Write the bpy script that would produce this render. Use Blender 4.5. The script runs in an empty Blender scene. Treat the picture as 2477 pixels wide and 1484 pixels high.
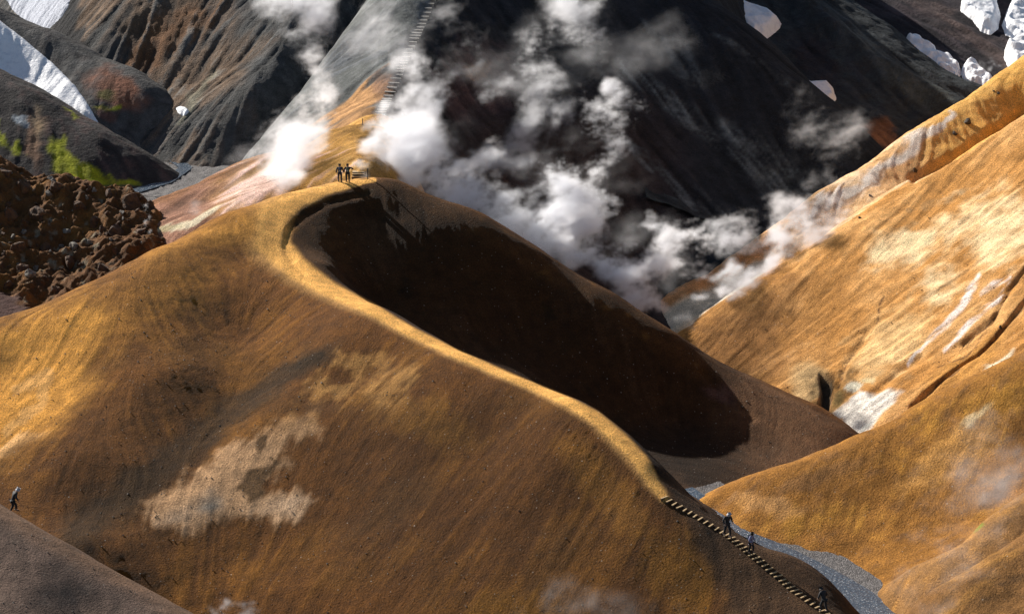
import bpy, math, random
import numpy as np
from mathutils import Vector, Matrix

# ------------------------------------------------------------------ camera, world, sun, exposure
sc = bpy.context.scene
COL = sc.collection
F = 6190.0; CU = 1238.0; CV = 742.0; PITCH = math.radians(-15); CZ = 75.0
cam = bpy.data.objects.new('camera', bpy.data.cameras.new('camera')); COL.objects.link(cam)
cam.location = (0, 0, CZ); cam.rotation_euler = (math.radians(90) + PITCH, 0, 0)
cam.data.lens = 36 * F / 2476; cam.data.sensor_width = 36; cam.data.clip_start = 1; cam.data.clip_end = 6000
sc.camera = cam
SUN_EL = 28.0
sv = Vector((-0.70, 0.71, 0)).normalized() * math.cos(math.radians(SUN_EL)); sv.z = math.sin(math.radians(SUN_EL))
sun = bpy.data.objects.new('sun', bpy.data.lights.new('sun', 'SUN')); COL.objects.link(sun)
sun.data.energy = 5.0; sun.data.angle = math.radians(0.5); sun.data.color = (1.0, 0.945, 0.87)
sun.rotation_euler = sv.to_track_quat('Z', 'Y').to_euler()
world = bpy.data.worlds.new('World'); sc.world = world; world.use_nodes = True
wn = world.node_tree; bg = wn.nodes['Background']
sky = wn.nodes.new('ShaderNodeTexSky'); sky.sky_type = 'NISHITA'; sky.sun_disc = False
sky.sun_elevation = math.radians(SUN_EL); sky.sun_rotation = math.atan2(sv.x, sv.y)
wn.links.new(sky.outputs[0], bg.inputs[0]); bg.inputs[1].default_value = 0.05
sc.view_settings.view_transform = 'Standard'; sc.view_settings.look = 'None'
sc.view_settings.exposure = 0.75; sc.view_settings.gamma = 1
sc.cycles.volume_bounces = 6; sc.cycles.max_bounces = 8; sc.cycles.diffuse_bounces = 2
sc.cycles.use_denoising = True; sc.cycles.transparent_max_bounces = 96
sc.cycles.volume_step_rate = 1.0

# ------------------------------------------------------------------ helpers
cp, sp = math.cos(PITCH), math.sin(PITCH)
def ray(u, v):
    a = (u - CU) / F; b = (CV - v) / F
    return np.array([a, cp - b * sp, sp + b * cp])
def P(u, v, D): return ray(u, v) * D + np.array([0, 0, CZ])
def proj(x, y, z):
    zz = z - CZ
    d = y * cp + zz * sp
    return CU + F * x / d, CV - F * (-y * sp + zz * cp) / d, d
def pl(u, v, base, gx, gy):
    """depth at which the ray (u,v) meets the plane through base=(u,v,D) with slopes dz/dx=gx, dz/dy=gy"""
    b = P(*base); r = ray(u, v)
    return (b[2] - CZ - gx * b[0] - gy * b[1]) / (r[2] - gx * r[0] - gy * r[1])

def _h(ix, iy, seed):
    h = (ix.astype(np.int64) * 374761393 + iy.astype(np.int64) * 668265263 + seed * 974634777) & 0xffffffff
    h = ((h ^ (h >> 13)) * 1274126177) & 0xffffffff
    return (h ^ (h >> 16)) & 0xffffffff
def perlin(x, y, seed=0):
    x0 = np.floor(x); y0 = np.floor(y); fx = x - x0; fy = y - y0
    u = fx**3 * (fx * (fx * 6 - 15) + 10); v = fy**3 * (fy * (fy * 6 - 15) + 10)
    def g(ix, iy, dx, dy):
        a = _h(ix, iy, seed) * (2 * math.pi / 4294967296.0)
        return np.cos(a) * dx + np.sin(a) * dy
    a = g(x0, y0, fx, fy); b = g(x0 + 1, y0, fx - 1, fy); c = g(x0, y0 + 1, fx, fy - 1); d = g(x0 + 1, y0 + 1, fx - 1, fy - 1)
    return ((a + (b - a) * u) * (1 - v) + (c + (d - c) * u) * v) * 1.5
def fbm(x, y, scale, octv=4, seed=0, gain=0.5, ridged=False):
    s = 0; a = 1; t = 0
    for i in range(octv):
        n = perlin(x / scale * 2**i + 17.3 * i, y / scale * 2**i - 9.1 * i, seed + i)
        if ridged: n = 1 - 2 * np.abs(n)
        s = s + a * n; t += a; a *= gain
    return s / t
def sstep(a, b, x):
    t = np.clip((x - a) / (b - a), 0, 1); return t * t * (3 - 2 * t)
def tps_fit(pts, lam=0.02):
    p = np.array(pts, float); n = len(p); xy = p[:, :2]; m = xy.mean(0); s = 30.0
    q = (xy - m) / s
    r2 = ((q[:, None] - q[None]) ** 2).sum(-1)
    K = 0.5 * r2 * np.log(r2 + 1e-12) + lam * 0.01 * np.eye(n)
    Pm = np.c_[np.ones(n), q]
    A = np.block([[K, Pm], [Pm.T, np.zeros((3, 3))]])
    w = np.linalg.solve(A, np.r_[p[:, 2], np.zeros(3)])
    return q, w, m, s
def tps_eval(fit, x, y):
    q, w, m, s = fit; X = (x - m[0]) / s; Y = (y - m[1]) / s
    z = w[-3] + w[-2] * X + w[-1] * Y
    for i in range(len(q)):
        r2 = (X - q[i, 0])**2 + (Y - q[i, 1])**2
        z = z + w[i] * 0.5 * r2 * np.log(r2 + 1e-12)
    return z
def bil(A, i, j):
    i = np.clip(i, 0, A.shape[0] - 1.001); j = np.clip(j, 0, A.shape[1] - 1.001)
    i0 = i.astype(int); j0 = j.astype(int); fi = i - i0; fj = j - j0
    return (A[i0, j0] * (1 - fi) + A[i0 + 1, j0] * fi) * (1 - fj) + (A[i0, j0 + 1] * (1 - fi) + A[i0 + 1, j0 + 1] * fi) * fj
def blur(A, n):
    for _ in range(n):
        A = np.pad(A, 1, mode='edge'); A = (A[:-2] + 2 * A[1:-1] + A[2:]) / 4; A = (A[:, :-2] + 2 * A[:, 1:-1] + A[:, 2:]) / 4
    return A
def lic(Z, res, length, seed, sub=1.0):
    """noise smeared along the fall line of the surface Z: rills and streaks"""
    gx, gy = np.gradient(blur(Z, 3), res); g = np.sqrt(gx**2 + gy**2) + 1e-6; gx /= g; gy /= g
    N = np.random.default_rng(seed).standard_normal(Z.shape)
    N2 = blur(np.random.default_rng(seed + 5).standard_normal(Z.shape), 2); N = N + N2 / N2.std() * .7
    I, J = np.meshgrid(np.arange(Z.shape[0], dtype=float), np.arange(Z.shape[1], dtype=float), indexing='ij')
    acc = N.copy(); k = int(length / res / sub)
    for s in (1, -1):
        i, j = I.copy(), J.copy()
        for t in range(k):
            a = bil(gx, i, j); b = bil(gy, i, j)
            i = i + s * a * sub; j = j + s * b * sub
            acc += bil(N, i, j) * (1 - t / k)
    return acc / acc.std()

# soft masks in picture coordinates of a surface point (surface colour features: paths, mineral stains, moss, snow, some painted shade)
def seg_mask(U, V, pts, w0, w1=None):
    """1 on the polyline, 0 at distance w (pixels)"""
    m = np.full(U.shape, 1e9)
    n = len(pts) - 1
    for k in range(n):
        (ax, ay), (bx, by) = pts[k][:2], pts[k + 1][:2]
        dx, dy = bx - ax, by - ay; L2 = dx * dx + dy * dy + 1e-9
        t = np.clip(((U - ax) * dx + (V - ay) * dy) / L2, 0, 1)
        wa = pts[k][2] if len(pts[k]) > 2 else w0; wb = pts[k + 1][2] if len(pts[k + 1]) > 2 else w0
        d = np.hypot(U - ax - t * dx, V - ay - t * dy) / (wa + (wb - wa) * t)
        m = np.minimum(m, d)
    return m
def inpoly(U, V, poly):
    ins = np.zeros(U.shape, bool); n = len(poly)
    for k in range(n):
        x1, y1 = poly[k]; x2, y2 = poly[(k + 1) % n]
        if y1 == y2: continue
        c = ((y1 > V) != (y2 > V)) & (U < (x2 - x1) * (V - y1) / (y2 - y1) + x1)
        ins ^= c
    return ins
def poly_sd(U, V, poly):
    """signed distance in pixels, positive inside"""
    m = seg_mask(U, V, list(poly) + [poly[0]], 1.0)
    return np.where(inpoly(U, V, poly), m, -m)
def blob(U, V, u, v, ru, rv=None, ang=0):
    rv = rv or ru; a = math.radians(ang); c, s = math.cos(a), math.sin(a)
    x = (U - u) * c + (V - v) * s; y = -(U - u) * s + (V - v) * c
    return np.exp(-((x / ru)**2 + (y / rv)**2))
def mix(A, B, t): return A + (np.asarray(B, float) - A) * t[..., None]

# ------------------------------------------------------------------ materials
def mat_new(name):
    m = bpy.data.materials.new(name); m.use_nodes = True; nt = m.node_tree
    return m, nt, nt.nodes['Principled BSDF']
def nd(nt, t, **kw):
    n = nt.nodes.new(t)
    for k, v in kw.items(): setattr(n, k, v)
    return n
def math_n(nt, op, a, b=None, c=None, clamp=False):
    n = nd(nt, 'ShaderNodeMath', operation=op); n.use_clamp = clamp
    for i, q in enumerate((a, b, c)):
        if q is None: continue
        if isinstance(q, (int, float)): n.inputs[i].default_value = q
        else: nt.links.new(q, n.inputs[i])
    return n.outputs[0]
def noise_n(nt, vec, scale, detail=4, rough=0.55):
    n = nd(nt, 'ShaderNodeTexNoise'); n.inputs['Scale'].default_value = scale; n.inputs['Detail'].default_value = detail
    n.inputs['Roughness'].default_value = rough; nt.links.new(vec, n.inputs['Vector']); return n.outputs['Fac']
def mapr(nt, x, a, b, c, d):
    n = nd(nt, 'ShaderNodeMapRange'); nt.links.new(x, n.inputs[0])
    for i, v in enumerate((a, b, c, d)): n.inputs[i + 1].default_value = v
    return n.outputs[0]

def terrain_mat(name, coarse=0.25, fine=0.62, bump=0.06, bscale=5.0, specks=1.0, speck_col=(.55, .5, .42), rough=0.95, dark=0.0):
    m, nt, bs = mat_new(name)
    tc = nd(nt, 'ShaderNodeTexCoord'); vec = tc.outputs['Object']
    at = nd(nt, 'ShaderNodeAttribute', attribute_name='col')
    n1 = mapr(nt, noise_n(nt, vec, 0.9, 5), .3, .7, 1 - coarse, 1 + coarse)
    n2 = mapr(nt, noise_n(nt, vec, 7.5, 4, .8), .3, .7, 1 - fine, 1 + fine)
    k = math_n(nt, 'MULTIPLY', n1, n2)
    mul = nd(nt, 'ShaderNodeVectorMath', operation='SCALE'); nt.links.new(at.outputs['Color'], mul.inputs[0]); nt.links.new(k, mul.inputs['Scale'])
    # pebbles: sparse bright stones
    vo = nd(nt, 'ShaderNodeTexVoronoi'); vo.inputs['Scale'].default_value = 3.2; nt.links.new(vec, vo.inputs['Vector'])
    sepc = nd(nt, 'ShaderNodeSeparateColor'); nt.links.new(vo.outputs['Color'], sepc.inputs[0])
    sz = mapr(nt, sepc.outputs[0], 0.70, 1.0, 0.0, 0.20)
    st = math_n(nt, 'LESS_THAN', vo.outputs['Distance'], sz)
    st = math_n(nt, 'MULTIPLY', st, mapr(nt, sepc.outputs[1], 0, 1, .0, .55 * specks), clamp=True)
    mx = nd(nt, 'ShaderNodeMix', data_type='RGBA'); nt.links.new(st, mx.inputs[0]); nt.links.new(mul.outputs[0], mx.inputs[6])
    mx.inputs[7].default_value = (*speck_col, 1)
    nt.links.new(mx.outputs[2], bs.inputs['Base Color'])
    bs.inputs['Roughness'].default_value = rough; bs.inputs['Specular IOR Level'].default_value = 0.15
    hb = noise_n(nt, vec, bscale, 6, .65)
    bp = nd(nt, 'ShaderNodeBump'); bp.inputs['Strength'].default_value = 1.0; bp.inputs['Distance'].default_value = bump
    nt.links.new(hb, bp.inputs['Height']); nt.links.new(bp.outputs[0], bs.inputs['Normal'])
    return m
M_SOIL = terrain_mat('ochre_soil', bump=0.24, bscale=6.0)
M_DARK = terrain_mat('dark_scree', bump=0.22, bscale=2.2, fine=0.45, specks=.35, speck_col=(.22, .22, .21))
M_GREY = terrain_mat('grey_scree', bump=0.32, bscale=3.2, fine=0.5, specks=.5, speck_col=(.4, .4, .38))
M_ROCK = terrain_mat('rubble_rock', bump=0.3, bscale=1.8, fine=0.45, specks=.4)

# ------------------------------------------------------------------ objects
def tag(o, label=None, cat=None, group=None, kind=None):
    if label: o['label'] = label
    if cat: o['category'] = cat
    if group: o['group'] = group
    if kind: o['kind'] = kind
    return o
def link(o, parent=None):
    COL.objects.link(o)
    if parent: o.parent = parent
    return o
def mesh_obj(name, verts, faces, mat, parent=None, smooth=True):
    me = bpy.data.meshes.new(name); me.from_pydata([tuple(v) for v in verts], [], [tuple(f) for f in faces])
    if smooth: me.polygons.foreach_set('use_smooth', [True] * len(me.polygons))
    if mat: me.materials.append(mat)
    me.update()
    return link(bpy.data.objects.new(name, me), parent)

HILLS = {}
TINT = {'H1': (1.14, .97, .56), 'H2': (.88, .80, .62), 'H4': (1.25, 1.14, .96), 'H5': (1.6, 1.46, .95), 'H6': (1.15, 1.05, .75), 'H7': (1.1, 1.0, .7), 'A': (.60, .62, .64), 'H8': (.60, .50, .42), 'R': (.72, .66, .52)}
class Hill: pass
def dens(pts, step=45):
    out = []
    for a, b in zip(pts[:-1], pts[1:]):
        n = max(1, int(round(math.hypot(b[0] - a[0], b[1] - a[1]) / step)))
        for k in range(n): out.append(tuple(a[i] + (b[i] - a[i]) * k / n for i in range(3)))
    return out + [tuple(pts[-1][:3])]
def hill(key, name, pts, bounds, res, mat, paint, relief=None, streak_len=3.0, lam=0.02, seed=0):
    """pts: (u,v,D) on the surface, or (u,v,D,dx,dy,dz) offset from such a point, metres"""
    W = []
    for p in pts:
        q = P(*p[:3])
        if len(p) == 6: q = q + np.array(p[3:])
        W.append(q)
    fit = tps_fit(W, lam)
    x0, x1, y0, y1 = bounds
    nx = int((x1 - x0) / res) + 1; ny = int((y1 - y0) / res) + 1
    X, Y = np.meshgrid(x0 + np.arange(nx) * res, y0 + np.arange(ny) * res, indexing='ij')
    Z = tps_eval(fit, X, Y); Z = np.clip(Z, -6, 90)
    S = lic(Z, res, streak_len, seed + 11); S2 = lic(Z, res, streak_len * 2.5, seed + 77)
    U, V, D = proj(X, Y, Z)
    h = Hill(); h.X, h.Y, h.Z, h.U, h.V, h.S, h.S2, h.res, h.b = X, Y, Z, U, V, S, S2, res, bounds
    if relief is not None:
        h.Z = Z = Z + relief(h)
    C = paint(h)
    C = np.clip(C * np.array(TINT.get(key, (1, 1, 1))), 0.001, 0.95)
    me = bpy.data.meshes.new(name)
    nv = nx * ny
    me.vertices.add(nv); me.vertices.foreach_set('co', np.stack([X, Y, Z], -1).astype(np.float32).ravel())
    idx = np.arange(nv).reshape(nx, ny)
    q = np.stack([idx[:-1, :-1], idx[1:, :-1], idx[1:, 1:], idx[:-1, 1:]], -1).reshape(-1, 4)
    nf = len(q)
    me.loops.add(nf * 4); me.loops.foreach_set('vertex_index', q.astype(np.int32).ravel())
    me.polygons.add(nf); me.polygons.foreach_set('loop_start', (np.arange(nf) * 4).astype(np.int32)); me.polygons.foreach_set('loop_total', np.full(nf, 4, np.int32))
    me.update(calc_edges=True)
    me.polygons.foreach_set('use_smooth', np.ones(nf, bool))
    at = me.attributes.new('col', 'FLOAT_COLOR', 'POINT')
    at.data.foreach_set('color', np.concatenate([C, np.ones(C.shape[:2] + (1,))], -1).astype(np.float32).ravel())
    me.materials.append(mat)
    o = link(bpy.data.objects.new(name, me)); tag(o, kind='structure')
    h.o = o; HILLS[key] = h
    return h
def hz(key, x, y):
    h = HILLS[key]; return bil(h.Z, np.atleast_1d((np.asarray(x, float) - h.b[0]) / h.res), np.atleast_1d((np.asarray(y, float) - h.b[2]) / h.res))
def hit(key, u, v, lo=120, hi=420):
    """where the picture ray (u,v) first meets a hill"""
    r = ray(u, v); D = np.arange(lo, hi, 0.05)
    x = r[0] * D; y = r[1] * D; z = r[2] * D + CZ
    h = HILLS[key]
    ok = (x > h.b[0]) & (x < h.b[1] - .1) & (y > h.b[2]) & (y < h.b[3] - .1)
    zz = hz(key, x, y); b = ok & (z <= zz)
    if not b.any(): return None
    k = int(np.argmax(b)); return np.array([x[k], y[k], zz[k]])

# colours (albedo)
OCH = np.array([.42, .20, .045]); BRN = np.array([.17, .080, .026]); DBR = np.array([.075, .038, .018]); PALE = np.array([.60, .42, .27])
PATHC = np.array([.76, .46, .20]); WHT = np.array([.72, .70, .68]); GRY = np.array([.16, .165, .165]); DGR = np.array([.035, .036, .038]); PUR = np.array([.11, .065, .058])
def base(h, c): return np.broadcast_to(np.asarray(c, float), h.X.shape + (3,)).copy()
#PAINT
def paint_c(c):
    return lambda h: base(h, c) * (1 + .12 * h.S)[..., None]
# ---- H1 main hill
H1 = [(1600,1195,190),(1560,1120,192.5),(1500,1060,195),(1430,1000,198),(1380,965,200),(1250,915,205),(1110,855,210),(1000,800,215.5),(900,740,221),(790,695,227),(710,640,232),(670,580,236),(690,520,240),(760,470,244),(850,440,247),(895,431,248),
 (700,466,244.5),(550,511,240),(370,601,234),(200,690,229.5),(0,770,226),(-200,850,222),
 (700,465,244.5,-2,6,-3.5),(550,510,240,-2.5,5,-3.5),(370,600,234,-3,5,-4),(200,690,229.5,-3,5,-4),(0,770,226,-3,5,-4),(-200,850,222,-3,5,-4),
 (550,510,240,-8,14,-11),(370,600,234,-8,14,-11),(200,690,229.5,-8,13,-11),(0,770,226,-8,13,-11),(-200,850,222,-8,13,-11),
 (0,900,219.5),(0,1050,211.5),(0,1180,205),(200,900,217.5),(200,1100,207.1),(200,1300,198.0),(-200,1100,210),
 (1200,1050,201),(1200,1250,194),(1200,1484,187),(1200,1700,181),(900,900,213),(900,1100,204.5),(900,1300,197),(900,1484,190.5),(900,1700,184),
 (600,620,234),(600,800,224),(600,1130,205.9),(650,1000,210.8),(600,1350,198),(600,1484,193),(600,1700,187),(420,900,216.6),(350,940,214.6),(430,1090,208.8),(320,1160,204.9),(540,1000,213.6),(680,885,217.6),(200,1240,202.3),(400,1300,199.6),(480,1200,203),(750,860,216.5),(300,1484,193.2),
 (1450,1200,191.5),(1450,1350,187.5),(1450,1484,184),(1450,1700,179),(1700,1400,184),(1600,1484,182.5),(1750,1484,181.5),(1700,1700,175.5),
 (1700,1262,188),(1800,1330,186),(1900,1410,183.5),(1990,1484,181),(2060,1560,178.5),
 (1633,1168,192.5),(1737,1257,190.5),(1828,1314,189.5),(1952,1361,188.5),(2036,1438,185.5),
 (1633,1168,192.5,3,5,-5),(1737,1257,190.5,3,5,-4),(1828,1314,189.5,3,4,-4),(1952,1361,188.5,3,3,-4),(2036,1440,185.5,3,1,-4),(2060,1560,178.5,5,0,-4),
 (900,640,238.5),(1000,715,237),(1100,790,235),(1250,870,233.5),(1480,1030,230),(1690,1190,218),(900,520,243.6),(780,560,239.3),(740,600,236),(800,640,233.6),
 (950,436,248),(1010,461,247.5),(1150,511,246.5),(1300,601,245),(1480,711,242.5),(1620,801,240.5),(1700,856,240),(1850,921,239),(2000,991,236.2),(2080,1046,233.8),
 (895,431,248,1,5,-2.5),(950,435,248,3,5,-4),(1010,460,247.5,3,5,-4),(1150,510,246.5,3,5,-4.5),(1300,600,245,3,5,-4.5),(1480,710,242.5,3,5,-4.5),(1620,800,240.5,3,5,-4.5),(1850,920,239,3,5,-4),(2080,1045,233.8,3,3,-4),
 (1010,460,247.5,8,13,-13),(1300,600,245,8,13,-13),(1620,800,240.5,8,12,-12),(1850,920,239,8,10,-10),(2080,1045,233.8,8,6,-8),
 (1430,1000,198,4,5,-4.5),(1380,965,200,4,5,-4.5),(1250,915,205,4,5,-4.5),(1110,855,210,4,5,-4.3),(1000,800,215.5,4,5,-4),(900,740,221,3,4,-2.6),(1500,1060,195,4,5,-4.5),(900,722,235.5),(1000,785,233.5),(1100,840,232.4),(1250,905,231),(840,678,234.6),(1560,1120,192.5,2.0,2.0,-1.5),(1500,1060,195,2.0,2.0,-1.5),(1430,1000,198,2.0,2.0,-1.5),(1380,965,200,2.0,2.0,-1.5),(1250,915,205,2.0,2.0,-1.4),(1110,855,210,2,2,-1.3),(1000,800,215.5,2,2,-1.2),(1620,1000,234),(1480,870,236.5),(1850,1080,230.2),(1750,980,234.7),(1300,740,239.5),(1620,1090,228),(1740,1120,226),(1850,1140,225.5)]
# ---- H2 mound behind
H2 = [(880,299,264),(830,304,265),(790,319,265),(730,372,263),(640,371,265),(560,402,264),(500,431,262),(380,481,260),
 (370,555,252),(450,540,250),(600,490,250),(700,450,252),(820,420,252.5),(880,425,251),(870,350,258.5),(800,370,259),(950,400,257),(980,360,264),(1040,470,268),(700,410,258),(500,490,256),
 (880,298,264,0,4,-1),(790,318,265,-1,4,-2.5),(640,370,265,-1,4,-3),(500,430,262,-1,4,-3),(380,480,260,-2,4,-3),(640,370,265,-4,12,-9),(500,430,262,-4,12,-9),(380,480,260,-5,12,-9),(380,480,260,-10,3,-7),
 (370,555,252,-6,-3,-3),(880,298,264,2,12,-1.5),(820,420,252.5,0,-8,-8),(820,420,252.5,0,-16,-14),(600,490,250,0,-10,-8),(370,555,252,0,-10,-6),(950,300,270),(1040,470,268,0,0,-3),(1100,400,262,0,0,-9),(1100,500,255,0,0,-9),(1100,300,275,0,0,-9),(1000,380,262,0,0,-3)]
# ---- C : dark mountain with grey left flank, crest carries the far stairs
cb = (1680, 650, 281)
def cpt(u, v, gx=-.33, gy=.52): return (u, v, pl(u, v, cb, gx, gy))
HC = [(905,290,272),(930,250,276),(960,180,282),(1000,90,290),(1050,0,298),(1080,-80,305),(1110,-250,322),(1130,-450,345),
 (600,370,285),(700,250,290),(800,120,297),(890,0,304),(950,-80,310),(1000,-250,328),(850,250,281),(750,300,280),(800,318,275),(900,120,292),
 (600,370,285,-2,1.5,-3),(700,250,290,-2,1.5,-3),(800,120,297,-2,1.5,-3),(890,0,304,-2,1.5,-3),(950,-80,310,-2,1.5,-3),(600,370,285,-6,5,-9),(700,250,290,-6,5,-9),(800,120,297,-6,5,-9),(890,0,304,-6,5,-9),(1000,-250,328,-4,4,-6),
 (800,318,275,0,-12,-6),(600,370,285,2,-14,-6)]
for u, v in [(1150,250),(1150,420),(1200,100),(1200,-100),(1300,300),(1300,560),(1450,0),(1450,200),(1450,450),(1450,-200),(1600,100),(1600,350),(1600,600),(1680,650),(1720,2),(1850,97),(1940,192),(2020,257),(2130,367),(1800,300),(1850,500),(1950,400),(2000,600),(1700,-200),(1750,750),(2150,500)]:
    HC.append(cpt(u, v))
for u, v in [(1700,-100),(1720,0),(1850,95),(1940,190),(2020,255),(2130,365)]:
    D = cpt(u, v)[2]; HC += [(u, v, D, 3, 6, -3.0), (u, v, D, 7, 13, -9)]
# ---- E, F
eb = (2130, 380, 314)
HE = []
for u, v in [(1700,100),(1700,-100),(1850,0),(1850,200),(2000,150),(2000,300),(2130,380),(2250,300),(2250,450),(2350,260),(2058,2),(2186,100),(2233,143),(2314,190),(2388,217),(1950,-150),(2450,300),(2450,500),(2000,500)]:
    HE.append((u, v, pl(u, v, eb, -.20, .30)))
for u, v in [(1950,-150),(2058,0),(2186,98),(2314,188),(2388,215),(2500,290)]:
    D = pl(u, v, eb, -.20, .30); HE += [(u, v, D, 3, 6, -2.5), (u, v, D, 7, 14, -9)]
fb = (2400, 215, 347)
HF = [(u, v, pl(u, v, fb, -.15, .22)) for u, v in [(1900,0),(1900,-300),(2100,-100),(2100,100),(2300,0),(2300,-250),(2300,200),(2476,100),(2476,-100),(2476,250),(2650,0),(2650,-300),(2700,300),(2000,-450),(2500,-450)]]
# ---- A : grey-brown mountain upper left
ab = (450, 400, 294)
def apt(u, v, gx=.22, gy=.55): return (u, v, pl(u, v, ab, gx, gy))
HA = [apt(u, v) for u, v in [(380,365),(450,400),(520,410),(560,350),(440,250),(300,150),(215,100),(400,0),(250,0),(600,150),(600,0),(500,-150),(300,-150),(700,-150),(640,300),(690,215),(770,110),(835,0),(885,-80),(500,-400),(800,-400),(480,470)]]
for u, v in [(600,345),(640,300),(690,215),(770,110),(835,0),(885,-80),(950,-250)]:
    D = apt(u, v)[2]; HA += [(u, v, D, 3, 1, -2.5), (u, v, D, 7, 2, -8)]
for u, v in [(185,60),(200,0),(230,-150),(300,-400)]:
    D = apt(u, v)[2]; HA += [(u, v, D, -3, 2, -4), (u, v, D, -9, 4, -10)]
# ---- G (with snow tongue), G2 (mossy)
HG = [(-200,-60,324),(0,20,318),(140,80,314),(320,165,309),(400,220,305.5),(440,272,303),(440,300,301),(380,350,299.5),(240,300,299),(100,200,306.5),(0,165,309),(330,270,301),(250,180,306),(-200,100,308),(420,380,296),(300,400,293),(-100,250,300),
 (0,20,318,2,6,-4),(140,80,314,2,6,-4),(320,165,309,3,5,-4),(440,270,303,4,3,-4),(0,20,318,5,14,-12),(320,165,309,7,13,-12),(-200,-60,324,2,8,-6),(440,270,303,10,5,-9),(200,500,285,0,0,-4)]
HG2 = [(-200,80,303),(0,166,298),(120,226,294),(240,301,290.5),(330,351,288.5),(400,403,287),(-150,300,288),(0,300,287),(100,380,283),(225,452,280),(330,440,283),(150,300,288),(0,420,281),(-150,420,281),(100,520,276),(300,520,277),
 (0,165,298,2,5,-4),(120,225,294,2,5,-4),(240,300,290.5,3,4,-4),(330,350,288.5,3,3,-3.5),(400,402,287,4,1,-3),(0,165,298,4,12,-11),(240,300,290.5,8,10,-10),(400,402,287,10,3,-7),(-200,80,303,2,8,-7)]
# ---- R rubble slope
HR = [(-100,385,266),(0,402,264),(100,405,263),(180,440,262),(240,456,262),(310,470,261),(370,492,259),(378,520,255),(370,590,247),(340,600,246),(320,640,243.5),(100,700,242),(0,745,238),(0,600,248),(150,570,252),(250,600,247),(-150,600,246),(-150,800,233),(200,760,236),(350,700,238),(385,520,252,4,0,-5),(385,600,246,4,0,-5),(390,480,258,4,0,-5),(330,660,240,4,0,-5),
 (0,402,264,0,4,-3),(100,405,263,0,4,-3),(240,456,262,1,4,-4),(370,492,259,2,3,-4),(100,405,263,0,12,-8),(370,490,259,5,10,-9),(-100,385,266,0,10,-6)]
# ---- H4 big right hill
K4 = 1.065
b4 = (1640, 815, 248 * K4)
def p4(u, v, k=0): return (u, v, pl(u, v, b4, .45, .25) + k)
crest4 = [(1617,818),(1698,752),(1854,648),(1940,612),(2016,552),(2100,500),(2250,405),(2400,312),(2476,264),(2600,185)]
crest4 = [c[:2] for c in dens([c + (0,) for c in crest4])]
HH4 = [p4(u, v) for u, v in crest4] + [p4(u, v) for u, v in [(1750,900),(1850,800),(2000,700),(2000,900),(2200,600),(2200,850),(2080,1045),(2300,450),(2400,700),(2476,500),(2476,840),(2350,950),(2600,400),(2650,700),(2200,1100),(2450,1050),(1600,950),(2000,1150)]]
for u, v in crest4[:-1]: HH4.append(p4(u, v) + (-.5, 3.0, -1.6))
HH4 += [(u, v, d * K4) for u, v, d in [(1568,782,255),(1750,700,259.5),(1880,625,261),(2016,545,263.5),(2200,435,268),(2350,340,272),(2476,262,277)]]
c4b = [(1578,744,258),(1646,697,260),(1721,658,262),(1854,572,266),(1968,492,269),(2050,448,271),(2150,376,275),(2250,310,278),(2330,256,281),(2380,215,283),(2476,166,286),(2600,90,291)]
c4b = dens([(u, v, (258 + (u - 1578) * .0322) * K4) for u, v, d in c4b])
HH4 += c4b
for c in c4b: HH4 += [c + (2.5, 5, -4), c + (6, 13, -12)]
# ---- H5, H6, H7, H8
def fD(u, v, z): return (u, v, (CZ - z) / (0.258819 + (v - CV) / F * cp))
foot5 = dens([fD(*q) for q in [(1690,1212,4.3),(1790,1272,4.2),(1870,1298,4.0),(1960,1328,3.7),(2050,1352,3.5),(2110,1388,3.4),(2138,1440,3.3),(2180,1492,3.1)]])
HH5 = [(1690,1206,212.6),(1760,1175,212),(1850,1136,212.5),(1980,1091,213),(2080,1046,214),(2200,986,214.5),(2300,931,214.5),(2476,846,214.5),(2650,760,214.5),
 (2050,1200,207.5),(2250,1150,207),(2250,1300,201.5),(2400,1050,208),(2400,1210,202.5),(2476,1180,202.5),(2650,1050,206),(2200,1050,211),(1900,1215,208),
 (1690,1206,212.6,-3,2,-1.5),(1850,1136,212.5,-1,4,-3),(2080,1046,214,1,4,-4),(2300,931,214.5,1,5,-4),(2476,846,214.5,1,5,-4),(2650,760,214.5,1,5,-4),(2080,1046,214,3,12,-10),(2476,846,214.5,4,14,-11),(1850,1136,212.5,0,10,-8)] + foot5 + [q + (-3, -4, -2.2) for q in foot5[1::2]]
HH6 = [(2476,1191,195.5),(2380,1256,194.5),(2280,1336,192.5),(2190,1386,193),fD(2130,1420,3.6),(2476,1290,191),(2350,1370,189.3),(2215,1435,190),(2600,1100,197.5),(2600,1250,191.5),(2476,1400,186),(2300,1484,184),fD(2138,1450,3.4),fD(2165,1482,3.2),fD(2190,1520,3.0),fD(2110,1450,2.6),
 (2476,1190,195.5,0,4,-3.5),(2380,1255,194.5,0,4,-3.5),(2280,1335,192.5,0,3,-3),(2190,1386,193,-1,3,-2.5),(2476,1190,195.5,1,11,-9),(2190,1386,193,-2,9,-8),(2600,1100,197.5,1,6,-5)]
HH7 = [(2600,1210,189.5),(2476,1291,188),(2380,1352,187),(2300,1402,186),(2240,1442,185.3),(2205,1500,185.6),(2476,1400,183.3),(2300,1484,182),(2476,1484,179.5),(2600,1484,177),(2250,1600,178.5),(2600,1650,172),(2230,1600,180.5),
 (2476,1290,188,0,4,-3),(2380,1350,187,0,4,-3),(2300,1400,186,-1,3,-3),(2240,1440,185.3,-1,3,-2.5),(2476,1290,188,0,11,-9),(2240,1440,185.3,-3,9,-8),(2600,1210,189.5,0,5,-4)]
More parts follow.
